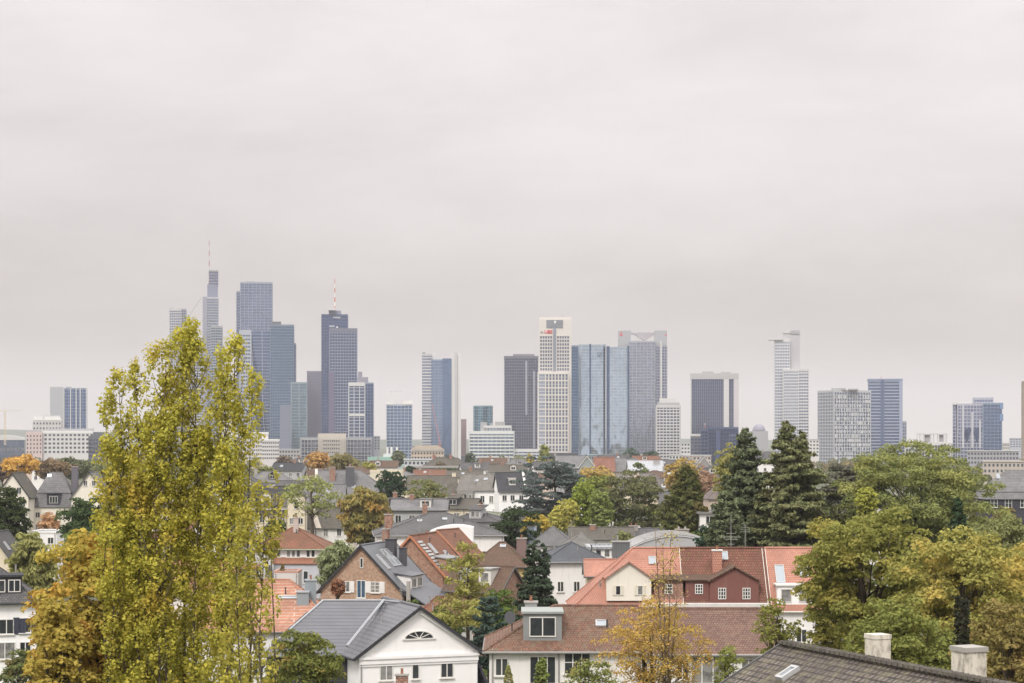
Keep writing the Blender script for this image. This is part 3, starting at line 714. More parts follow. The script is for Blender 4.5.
    T.body(T.foot(348.6, 365, 0, 24), 0, T.z(383), gl(.2,.23,.30), plain((.52,.53,.55), .6), 3.7, 6.4, .5, .7); T.body(T.foot(364.5, 373.3, 2, 26), 0, T.z(382.5), nav, BLUEF, 3.7, 3, .3, .2)
    m = MB(); m.box(T.lx(348.6), T.lx(364.8), -.9, -.3, T.z(416), T.z(413.5)); m.box(T.lx(348.6), T.lx(364.8), -.9, -.3, T.z(386), T.z(382.4)); m.build('floor_bands', LGREY, T.root)
    T.solid(T.foot(357, 368, 6, 14), T.z(383), T.z(377), plain((.25,.24,.29), .6), 'crown'); T.solid(T.foot(358, 362, 8, 10), T.z(377), T.z(371.5), plain((.25,.24,.29), .6), 'crown')
    T = Tower('office_block', 'white low office block with dark window strips beside the poplar', 260, 1700, 'building')
    T.body(T.foot(236, 268, 0, 16), 0, T.z(432), plaster((.62,.60,.58)), WHITE, bh=0, mw=0, part='wall'); T.body(T.foot(262, 279, -2, 18), 0, T.z(439), plaster((.62,.60,.58)), WHITE, bh=0, mw=0, part='wall')
    T.wins((T.lx(262), -2), (T.lx(279), -2), T.z(460), T.z(441), 8, 5, DGREY, .72, .45); T.wins((T.lx(236), 0), (T.lx(262), 0), T.z(460), T.z(436), 12, 6, DGREY, .7, .4)
    T = Tower('scaffolded_building', 'broad grey building wrapped in scaffolding with a beige box on top', 336, 1650, 'building')
    T.body(T.foot(301, 371.5, 0, 26), 0, T.z(437.5), gl(.22,.23,.26, 3.2, 3), plain((.34,.34,.36), .8), 3.2, 2.9, .5, .4, .6); T.solid(T.foot(318, 346, -2.2, 12), 0, T.z(433.5), plaster((.55,.50,.44)), 'wall'); T.wins((T.lx(323), -2.2), (T.lx(340), -2.2), T.z(462), T.z(439), 8, 6, WIN, .6, .4)
    m = MB(); 
    for i in range(25): m.box(T.lx(302+i*2.85)-.1, T.lx(302+i*2.85)+.1, -3.6, -3.4, 0, T.z(438)+1)
    for j in range(13): m.box(T.lx(302), T.lx(371), -3.65, -3.35, 1+j*2.1, 1.18+j*2.1)
    m.build('scaffolding', GREY, T.root)
    # small tower with portal frame
    T = Tower('office_tower', 'small glass tower with thin white frame and white flanks near the middle left', 399, 2250)
    T.body(T.foot(386.5, 412, 0, 24), 0, T.z(404), gl(.24,.32,.42, 3.6, 3), plain((.42,.45,.50), .6), 3.6, 4, .5, .4); T.box('roof_edge', 386, 394, -1, 6, 402.5, 404.5, WHITE); T.box('roof_edge', 403, 412.4, -1, 6, 400.5, 404.5, WHITE)
    m = MB(); xa, xb = T.lx(390.5), T.lx(401); [m.box(x-.3, x+.3, 8, 8.6, T.z(404), T.z(391)) for x in (xa, xb)]; m.box(xa-1, xb+1, 8, 8.6, T.z(391.5), T.z(391)); m.box(xa, xb, 8, 8.6, T.z(396), T.z(395.5)); m.build('roof_frame', LGREY, T.root)
    m = MB(); [m.box(T.lx(p)-1.2, T.lx(p)+1.2, -1.5, -.6, T.z(455), T.z(447)) for p in (387.5, 391.5, 397)]; m.build('pier', WHITE, T.root)
    # silver tower
    T = Tower('office_tower', 'silver office tower of blue glass between two pale ribbed piers', 441, 2400)
    T.body(T.foot(422, 431, 0, 30), 0, T.z(353.5), gl(.46,.46,.48, 3.6, 3, .3), plain((.55,.54,.54), .6), 3.6, 9, 1.2, 0); T.solid(T.foot(422.5, 425, 2, 5), T.z(354), T.z(352.3), DGREY, 'rooftop_plant'); T.solid(T.foot(431, 436, 6, 14), 0, T.z(353), LGREY, 'stair_tower')
    T.body(T.foot(430.5, 451, 2, 26), 0, T.z(359), gl(.34,.41,.48, 3.6, 3, .25, .85, .1), plain((.30,.37,.46), .5), 3.6, 5, .25, .15)
    T.solid(T.foot(442.5, 451.3, -.5, 12), 0, T.z(358.4), gl(.22,.30,.40, 3.6, 3, .3), 'side_facade')
    for a, b, c in ((450.8, 454, .62), (454.4, 457.6, .5), (458, 461, .64)): T.solid(T.foot(a, b, 1, 26), 0, T.z(352.6), plain((c, c*.98, c*.97), .6), 'pier')
    T.box('glass_strip', 457.5, 458.1, 2.5, 20, 355, 452, DGREY)
    T = Tower('office_tower', 'narrow reddish-brown block right beside the silver office tower', 463, 2500); T.body(T.foot(460.5, 466.3, 4, 16), 0, T.z(419), plaster((.34,.24,.24)), plain((.36,.27,.27), .7), bh=.5, mw=0, part='wall')
    T = Tower('office_tower', 'small teal glass drum tower behind the white banded office', 483, 2600)
    T.body([(T.lx(483)+T.lx(492.5)*math.cos(a*math.pi/6), 12+T.lx(492.5)*math.sin(a*math.pi/6)) for a in range(12)], 0, T.z(405.5), gl(.20,.34,.38), plain((.22,.33,.38), .5), 3.7, 4, .5, .2)
    T = Tower('office_block', 'white office with horizontal glass bands and clutter on its flat roof', 491, 1900, 'building')
    T.body(T.foot(469.5, 514, 0, 26), 0, T.z(431), gl(.42,.48,.50, 3.4, 2.5), plain((.62,.63,.62), .6), 3.4, 4.2, 1.3, .25, .4); T.body(T.foot(484, 511, 4, 16), T.z(431), T.z(425.5), gl(.5,.5,.5), LGREY, bh=.5)
    T.plant([(480.5, 487, 422, 431), (490, 493.5, 423, 426), (495, 505, 421.8, 426)], GREY); T.body(T.foot(514, 541, 4, 18), 0, T.z(449), gl(.4,.44,.48), plain((.6,.6,.6), .6), 3.4, 4, 1.2, .2)
    T = Tower('skyscraper', 'broad dark brown-grey skyscraper left of the white gridded tower', 521, 2500)
    T.body(T.foot(504.5, 538, 0, 40), 0, T.z(356.5), gl(.15,.15,.19, 3.7, 2.2), plain((.15,.15,.19), .5), 3.7, 2.9, .7, .5); T.box('roof_edge', 504, 538.4, -1, 41, 356, 358.6, plain((.14,.14,.17), .5)); T.solid(T.foot(513, 534.5, 6, 20), T.z(357), T.z(353.8), plain((.22,.21,.23), .6), 'rooftop_plant')
    T.box('light_strip', 525.3, 527.3, -1.2, 0, 361, 415, plain((.30,.30,.36), .5)); T.box('light_strip', 533, 535, -1.2, 0, 371, 448, plain((.3,.3,.36), .5))
    # white gridded tower
    T = Tower('skyscraper', 'white stone skyscraper with a square window grid and red lettering', 554, 2200)
    st = plain((.64,.60,.56), .8); wg = gl(.20,.22,.26, 3.6, 1.6, .6, .4)
    T.solid(T.foot(539, 571.4, 6, 34), 0, T.z(319), st); T.solid(T.foot(539, 571.4, 7, 32), T.z(319), T.z(316.5), plain((.66,.62,.58), .8), 'crown'); T.solid(T.foot(537.5, 568.5, 0, 38), 0, T.z(372), plain((.68,.65,.63), .8))
    fr = MB(); z1 = T.z(335.3); z0 = T.z(371)
    for (a, b) in ((539.8, 552.4), (556.8, 569.4)):
        xa, xb = T.lx(a), T.lx(b); T.wins((xa, 6), (xb, 6), z0, z1, 5, 10, wg, .68, .66)
        for i in range(6): x = xa+(xb-xa)*i/5; fr.box(x-.28, x+.28, 5.3, 6.1, z0, z1)
        for j in range(11): z = z0+(z1-z0)*j/10; fr.box(xa-.2, xb+.2, 5.45, 6.1, z-.55, z+.55)
    xa, xb, z0, z1 = T.lx(537.8), T.lx(568.2), T.z(452), T.z(373.5)
    xc = T.lx(545.5); T.wins((xa+.6, 0), (xc, 0), z0, z1, 1, 11, gl(.5,.5,.5, 7, 3, .2, .4), .86, .8); T.wins((xc, 0), (xb, 0), z0, z1, 7, 11, wg, .62, .8)
    for i in range(8): x = xc+(xb-xc)*i/7; fr.box(x-.55, x+.55, -.7, .1, z0, z1)
    for j in range(12): z = z0+(z1-z0)*j/11; fr.box(xa, xb, -.55, .1, z-.7, z+.7); 
    for j in range(11): z = z0+(z1-z0)*(j+.5)/11; fr.box(xa, xb, -.3, .1, z-.25, z+.25)
    fr.build('stone_frame', st, T.root)
    T.box('recess_window', 546.4, 563, 5.4, 6.2, 319.6, 327.5, plain((.20,.21,.23), .5)); T.box('glass_strip', 553.2, 556, 5.0, 6.3, 323.5, 371, plain((.22,.24,.30), .4)); T.box('lamp', 554.2, 556, 4.6, 5.4, 320.5, 323, WHITE)
    text(T.root, 'lettering', 'UBS', 5.2, plain((.62,.05,.06), .5), (T.lx(548.4), 5.6, T.z(331.7)), .3, 0, 1.0)
    m = MB(); cx, cz = T.lx(541.8), T.z(332)
    for a in range(3): t = a*math.pi/3; m.obox((cx, 5.7, cz), (1.7*math.cos(t), 0, 1.7*math.sin(t)), (0, .2, 0), (-.22*math.sin(t), 0, .22*math.cos(t)))
    m.build('emblem', plain((.35,.33,.31), .6), T.root); T.mast(562.5, 317, 314, .3, 12, n=1)
    # twin glass towers
    T = Tower('office_tower', 'dark blue glass fin beside the white gridded tower', 575, 2360); T.body(T.foot(571.6, 578, 10, 30), 0, T.z(345), gl(.13,.20,.29, 3.7, 2), plain((.13,.2,.28), .4), 3.7, 3, .4, .2)
    def twin(lab, a, gaps, b, pt, logo=False):
        T = Tower('skyscraper', lab, (a+b)/2, 2400, group='pair of mirrored glass towers')
        g = gl(.70,.76,.74, 3.7, 2.6, .2, .95, .05); xs = [a]+[g_ for g_ in gaps]+[b]
        fp = [(T.lx(a), 3), (T.lx(a)+3, 0), (T.lx(b)-3, 0), (T.lx(b), 3), (T.lx(b), 34), (T.lx(a), 34)]
        T.body(fp, 0, T.z(pt), g, plain((.40,.45,.47), .4), 3.7, 5.4, .22, .14, .12, cap=1)
        for q in gaps: m = MB(); m.box(T.lx(q[0]), T.lx(q[1]), -.8, .6, 0, T.z(pt)+.5); m.build('corner_glass', gl(.10,.16,.26, 3.7, 2, .3), T.root)
        if logo:
            m = MB(); cx, cz, s = T.lx(599.8), T.z(354.8), 2.8; y0, y1 = -.9, -.3
            m.box(cx-s, cx+s, y0, y1, cz+s-.55, cz+s); m.box(cx-s, cx+s, y0, y1, cz-s, cz-s+.55); m.box(cx-s, cx-s+.55, y0, y1, cz-s+.55, cz+s-.55); m.box(cx+s-.55, cx+s, y0, y1, cz-s+.55, cz+s-.55)
            m.obox((cx, -.6, cz), (1.2, 0, 1.4), (0, .3, 0), (-.42, 0, .36)); m.build('emblem', plain((.03,.04,.07), .5), T.root)
        return T
    twin('left mirrored glass tower with a small square emblem near its top', 578.5, [(589.4, 591), ], 605.5, 344.3, True)
    twin('right mirrored glass tower with dark glass at its left corner', 606.6, [(606.6, 609.6), (627.6, 629.2)], 629.2, 346.6)
    T = Tower('skyscraper', 'tall grey tower crowned by two blocks with an open inverted pyramid between', 642, 2520)
    tg = plain((.38,.39,.41), .6); T.body(T.foot(629, 655, -2, 30), 0, T.z(341), gl(.46,.45,.47, 3.7, 2.6, .35), plain((.36,.37,.41), .5), 3.7, 5, .55, .45)
    for a, b in ((618, 631), (654.5, 667)):
        T.body(T.foot(a, b, 2, 34), 0, T.z(345), gl(.30,.31,.36), plain((.34,.34,.38), .6), 3.7, 3.2, .8, .5); T.solid(T.foot(a, b, 1.6, 16), T.z(345)+.1, T.z(330.5), tg, 'crown')
    T.box('pier', 660.2, 662, -.2, 3, 341, 454, LGREY)
    m = MB(); y0, y1 = 4, 16; a, b = T.lx(631.2), T.lx(654.3)
    m.box(a, b, y0, y1, T.z(333.8), T.z(332.4)); mx = (a+b)/2+2; m.slab([(a+3, y0, T.z(333.8)), (mx, y0, T.z(340.5)), (b, y0, T.z(333.8))], 12); m.box(a, b, y0, y1, T.z(342), T.z(340.6)); m.build('crown', plain((.40,.37,.39), .6), T.root)
    red = plain((.62,.12,.16), .5); m = MB(); m.tube([(T.lx(621.2), 1.1, T.z(334.6)), (T.lx(621.2), 1.7, T.z(334.6))], [1.9, 1.9], 12); m.tube([(T.lx(621.2), 1.1, T.z(332.2)), (T.lx(621.2), 1.7, T.z(332.2))], [.9, .9], 10); m.build('emblem', red, T.root)
    m = MB(); m.tube([(T.lx(665.8), 1.1, T.z(335)), (T.lx(665.8), 1.7, T.z(335))], [1.2, 1.2], 10); m.build('emblem', red, T.root)
    T = Tower('office_tower', 'pale balconied tower with a recessed top before the grey crowned tower', 668, 2150)
    T.body(T.foot(656.5, 680, 0, 26), 0, T.z(405), gl(.24,.24,.27, 3.3, 2), plain((.52,.51,.51), .8), 3.3, 3.4, 1.3, .8, .6); T.solid(T.foot(657, 679.6, 2, 20), T.z(405), T.z(402.6), plain((.35,.35,.36), .7), 'crown'); T.solid(T.foot(659.5, 676, 3, 16), T.z(402.6), T.z(398.2), LGREY, 'crown')
    T = Tower('office_tower', 'wide dark tower framed by a pale top band and pale right piers', 715, 2250)
    T.body(T.foot(691, 737.5, 0, 34), 0, T.z(374), gl(.17,.18,.24, 3.7, 2.4, .3), plain((.17,.18,.23), .5), 3.7, 2.4, .2, .45); T.box('pier', 723.6, 728.8, -1.4, 2, 375, 455, LGREY); T.box('pier', 733.6, 738.6, -1.4, 34, 375, 455, plain((.55,.52,.54), .7)); T.box('pier', 690.3, 691.6, -1.4, 34, 375, 455, LGREY)
    T.box('roof_edge', 690.3, 738.6, -1.6, 35, 373.3, 379.2, plain((.44,.43,.43), .7)); T.plant([(702, 714, 371.4, 374), (721, 731, 371.8, 374)], GREY); T.box('light_strip', 691, 702, -1, 0, 434, 440, LGREY)
    T = Tower('office_block', 'navy glass cubes at the foot of the wide dark tower', 718, 2050, 'building')
    T.body(T.foot(706, 738, 0, 20, ), 0, T.z(427), gl(.045,.07,.15, 3.6, 2.6, .5), plain((.045,.07,.14), .4), 3.6, 3, .4, .25); T.body(T.foot(701, 708, -4, 14), 0, T.z(429), gl(.045,.07,.15), NAVYF); T.body(T.foot(716, 720, -4, 10), 0, T.z(430), plain((.05,.07,.16), .4), NAVYF, bh=0, mw=0); T.body(T.foot(729, 738.5, -5, 14), 0, T.z(434), gl(.05,.08,.17), NAVYF)
    T.body(T.foot(691, 701, 3, 14), 0, T.z(436), gl(.15,.17,.22), DGREY); T.mast(705, 428, 422.5, .4, 4, n=2)
    # white pair
    T = Tower('skyscraper', 'slender white tower in stepped slabs with a projecting flat roof on its left', 791, 2350)
    W1 = plain((.60,.59,.59), .7); T.body(T.foot(774.8, 790, 6, 26), 0, T.z(339.5), gl(.46,.47,.49, 3.6, 2.2, .3, .5), W1, 3.6, 3, 1.3, .5); T.box('flat_roof', 768.5, 783, 3, 20, 338.4, 339.6, W1)
    T.solid(T.foot(783.2, 800, 10, 24), 0, T.z(331.2), plain((.46,.45,.46), .7)); T.box('roof_edge', 783, 792, 9, 25, 330.6, 332.6, LGREY); T.box('roof_edge', 790.5, 800.2, 9, 25, 330, 333.5, GREY)
    T.body(T.foot(783.4, 798.6, 0, 20), 0, T.z(369), gl(.44,.45,.47, 3.6, 2.2, .4, .5), W1, 3.6, 2.2, 1.2, .5); T.body(T.foot(798.6, 808.5, 1, 18), 0, T.z(368.6), gl(.4,.4,.43), W1, 3.6, 2.6, 1.5, .5)
    T = Tower('domed_building', 'small grey dome far off between the dark tower and the firs', 759, 2700, 'building'); T.solid(T.foot(750, 768, 0, 20), 0, T.z(431), GREY); m = MB(); r = T.lx(765.5)
    m.tube([(0, 10, T.z(431)+7.5*math.sin(a*math.pi/16)*1.3) for a in range(9)], [max(.05, r*math.cos(a*math.pi/16)) for a in range(9)], 16); m.build('dome', plain((.28,.27,.33), .6), T.root, True)
    T = Tower('office_block', 'wide grey block with scattered vertical window slots right of the white tower', 845, 2150, 'building')
    T.body(T.foot(818.5, 871, 0, 30, pm=834, ang=60), 0, T.z(390), gl(.26,.29,.35, 3.6, 1.7, .8), plain((.46,.47,.49), .7), 3.6, 3.2, .9, .8, .4); T.plant([(832, 846, 388, 390), (848, 858, 388.6, 390)], GREY)
    m = MB(); rng = random.Random(5); fp = T.foot(818.5, 871, 0, 30, pm=834, ang=60); p = Vector((*fp[0], 0)); q = Vector((*fp[1], 0)); u = (q-p).normalized(); n = Vector((u.y, -u.x, 0)); L = (q-p).length; z1 = T.z(393)
    for i in range(330): m.obox(p+u*rng.uniform(1, L-1)+n*.5+Vector((0, 0, 2+rng.randrange(16)*z1/16.3)), u*.35, n*.15, (0, 0, 1.6))
    o = m.build('facade_fins', plain((.62,.62,.63), .7), T.root); o['kind'] = 'stuff'
    T = Tower('office_tower', 'blue striped tower with a darker central glass strip behind the grey block', 884, 2300)
    T.body(T.foot(868.5, 902, 0, 28), 0, T.z(379.5), gl(.19,.23,.33, 3.6, 3, .3), plain((.32,.35,.43), .5), 3.6, 9, 1.2, 0); T.box('glass_strip', 880.6, 884, -1, 2, 380, 445, plain((.08,.11,.20), .4)); T.box('roof_edge', 868, 902.4, -.8, 29, 378.8, 381, plain((.2,.24,.36), .5)); T.body(T.foot(902, 906, 4, 20), 0, T.z(421), gl(.36,.38,.45), GREY)
    T.box('pier', 899, 902.3, -1, 10, 381, 445, plain((.30,.33,.44), .5)); T.mast(881.4, 379.5, 373, .3, 10, n=2)
    T = Tower('office_block', 'low building with white rooftop frames behind the big green tree', 932, 1900, 'building'); T.body(T.foot(906, 950, 0, 24), 0, T.z(442.5), gl(.3,.3,.32), LGREY, bh=1)
    m = MB()
    for a in (917.5, 920.5, 924, 931, 934, 938, 944, 946.5): m.box(T.lx(a)-.6, T.lx(a)+.6, 1, 9, T.z(442.5), T.z(434))
    m.box(T.lx(917), T.lx(947), .8, 9.2, T.z(434.2), T.z(433.2)); m.build('rooftop_frame', LGREY, T.root); T.plant([(925, 930, 434.6, 442.5), (939.5, 943, 434.6, 442)], GREY)
    T = Tower('office_tower', 'grey-blue tower in three parts with a darker cantilevered right slab', 978, 2100)
    g = gl(.36,.37,.45, 3.6, 2.4, .4); f_ = plain((.40,.40,.46), .6); T.body(T.foot(953.7, 962, 8, 20, pm=956.5, ang=35), 0, T.z(402.5), g, f_, bh=.8, bay=4); T.body(T.foot(958, 983, 0, 24), 0, T.z(403.5), g, f_, 3.6, 3.4, .7, .5)
    T.body(T.foot(974, 993, 8, 24), 0, T.z(397.2), gl(.34,.37,.45), f_, bh=.9); T.body(T.foot(983, 1001, -3, 22), 0, T.z(402.8), gl(.20,.25,.35, 3.6, 2.6, .6), plain((.20,.26,.36), .5), 3.6, 4, .5, .3)
    T.box('balcony_box', 999, 1002.4, -4, 12, 403, 409, plain((.16,.24,.4), .5)); T.box('balcony_box', 999, 1002.4, -4, 12, 414, 421, plain((.16,.24,.4), .5))
    for a, pt in ((963.5, 405), (972.5, 412), (980, 420)): T.box('pier', a-.9, a+.9, -.8, 0, pt, 448, plain((.5,.5,.54), .6))
    m = MB(); 
    for a in (967, 977): m.slab([(T.lx(a-5), -.7, T.z(430)), (T.lx(a), -.7, T.z(443)), (T.lx(a+5), -.7, T.z(430)), (T.lx(a+5), -.7, T.z(428)), (T.lx(a-5), -.7, T.z(428))], .3)
    m.build('glass_inset', gl(.12,.15,.24), T.root); T.box('roof_edge', 953.4, 970, 4, 14, 402, 404.5, LGREY)
    T = Tower('office_tower', 'thin brown tower cut by the right edge of the picture', 1026, 2000); T.body(T.foot(1022.6, 1034, 0, 20), 0, T.z(381), plaster((.36,.30,.25)), plain((.3,.25,.2), .7), part='wall')
    # low blocks at the foot of the skyline
    def low(name, lab, p0, p1, pt, D, wallc, n=8, rows=3, cat='building', frc=(.5,.5,.5), wm=None, wf=.6, dp=16):
        T = Tower(name, lab, (p0+p1)/2, D, cat); T.solid(T.foot(p0, p1, 0, dp), 0, T.z(pt)-.6, plaster(wallc)); T.solid(T.foot(p0-.5, p1+.5, -.5, dp+1), T.z(pt)-.6, T.z(pt), plain(frc, .7), 'roof_edge')
        T.wins((T.lx(p0), 0), (T.lx(p1), 0), max(1, T.z(pt)-.8-rows*3.3), T.z(pt)-.8, n, rows, wm or WIN, wf, .48); return T
    low('office_block', 'beige flat-roofed block with a row of dark windows at the right edge', 984, 1040, 461, 1150, (.46,.41,.36), 14, 2, frc=(.45,.40,.35), wf=.5)
    low('office_block', 'long grey office strip behind the beige block at right', 968, 1018, 450.5, 1500, (.34,.34,.36), 16, 3)
    low('office_block', 'small pale hut-like block far off at the right horizon', 1003, 1009, 443, 2300, (.55,.53,.5), 3, 3)
    low('office_block', 'pale blue far block at the right horizon', 1010, 1021, 438, 2900, (.40,.42,.48), 4, 4)
    low('office_block', 'pinkish flat block before the navy glass cubes', 682, 711, 455, 1500, (.50,.42,.38), 8, 2)
    low('office_block', 'small white stair-roofed block left of the navy cubes', 681, 690, 442, 1800, (.58,.58,.58), 3, 4)
    low('office_block', 'white cube building beside the balconied tower', 669, 682, 454, 1450, (.6,.6,.6), 4, 2)
    low('office_block', 'white-framed block between the firs and the white tower', 806, 819, 439, 1900, (.62,.60,.58), 4, 5, wf=.55)
    low('office_block', 'dark low roofed hall below the white gridded tower', 540, 577, 453, 1500, (.15,.15,.17), 8, 1, frc=(.1,.1,.12))
    low('office_block', 'glass-roofed low hall below the mirrored towers', 588, 620, 454.5, 1450, (.26,.30,.32), 10, 1, frc=(.30,.38,.40))
    low('office_block', 'light grey block left of the scaffolded building', 279, 302, 449, 1750, (.40,.39,.38), 8, 4)
    low('office_block', 'far pale block right of the small framed tower', 411, 421, 446, 2300, (.5,.5,.52), 4, 3)
    low('office_block', 'narrow pale block between scaffolding and small framed tower', 374, 380, 436, 2500, (.35,.36,.40), 2, 5)
    T = low('classical_building', 'beige classical building with a flat pediment below the silver tower', 411, 444, 450, 1500, (.52,.43,.34), 11, 2); m = MB()
    m.slab([(T.lx(410.5), -.8, T.z(449.6)), (T.lx(444.5), -.8, T.z(449.6)), (T.lx(438), -.8, T.z(445.5)), (T.lx(416), -.8, T.z(445.5))], 12); m.build('pediment', plaster((.5,.42,.34)), T.root)
    T = Tower('scaffolded_building', 'low building sheeted in mint green scaffold netting', 390, 1300, 'building'); net = plain((.24,.42,.36), .8); T.solid(T.foot(368, 402, 0, 14), 0, T.z(457), net, 'netting'); T.solid(T.foot(395, 413, -4, 12), 0, T.z(459), plain((.40,.50,.47), .8), 'netting'); T.solid(T.foot(383, 399, 5, 12), 0, T.z(454), LGREY)
    m = MB(); 
    for i in range(12): m.box(T.lx(368+i*4)-.07, T.lx(368+i*4)+.07, -4.4, -4.25, 0, T.z(456.5))
    for j in range(7): m.box(T.lx(368), T.lx(412), -4.42, -4.22, 1+j*2, 1.12+j*2)
    m.build('scaffolding', LGREY, T.root)
    low('office_block', 'white low shed roof right of the mint green netting', 404, 436, 459, 1200, (.55,.56,.57), 8, 1, frc=(.5,.52,.53))
skyline()
# ------------------------------------------------------------------ houses
T_BROWN = tiles((.22,.125,.09), (.15,.09,.07), .22, .27, moss=.45); T_RED = tiles((.34,.15,.10), (.24,.11,.08), .22, .27, moss=.4)
T_MOSSY = tiles((.27,.15,.10), (.17,.10,.07), moss=.7, mossc=(.13,.105,.07)); T_SALMON = tiles((.53,.26,.19), (.47,.23,.17), .2, .26, .05, mort=.015)
T_ORANGE = tiles((.50,.24,.15), (.40,.18,.12), .22, .3, .2); T_GREY = tiles((.15,.145,.15), (.11,.105,.11), .3, .3, .2, (.15,.14,.11))
T_GBR = tiles((.17,.15,.13), (.12,.105,.095), .3, .3, .45, (.13,.13,.08)); T_DARK = tiles((.085,.085,.095), (.06,.06,.07), .3, .3, .1)
T_MAROON = tiles((.30,.13,.09), (.20,.085,.065), .26, .34, .3, mort=.04); T_LGREY = tiles((.24,.235,.24), (.19,.185,.19), .5, .5, .1)
SHEET = seam((.13,.135,.15), .45); SHEETL = seam((.42,.43,.45), .6); FLATG = plain((.20,.20,.19), .9); FLATM = plain((.17,.18,.13), .95)
CREAM = plaster((.68,.60,.46)); CREAM2 = plaster((.76,.71,.62)); OFFW = plaster((.78,.76,.74), .3); PWHITE = plaster((.86,.85,.84), .14); YELL = plaster((.68,.52,.22)); PINKW = plaster((.62,.50,.42)); GRYW = plaster((.42,.42,.43)); SLW = tiles((.09,.09,.11), (.06,.06,.075), .3, .22, .05)
ZINC = plain((.26,.27,.27), .6, .2); WTRIM = plain((.68,.66,.62), .6); GUT = plain((.30,.29,.28), .5); DTRIM = plain((.035,.035,.04), .5)

def Q(name, label, p0, p1, D, pr, pe, depth=9., **k):
    """house from its picture box: eaves p0..p1, ridge row pr, eave row pe, at distance D"""
    yaw = k.get('yaw', 0); px = (p0+p1)/2; W = (p1-p0)/F*D
    if abs(yaw) == 90: w, d = depth, W; De = D-depth/2
    else: w, d = W, depth; De = D-depth/2
    e = Z(pe, De); r = Z(pr, D)
    return House(name, label, px, D, w, d, e, max(r, e+.3), **k)

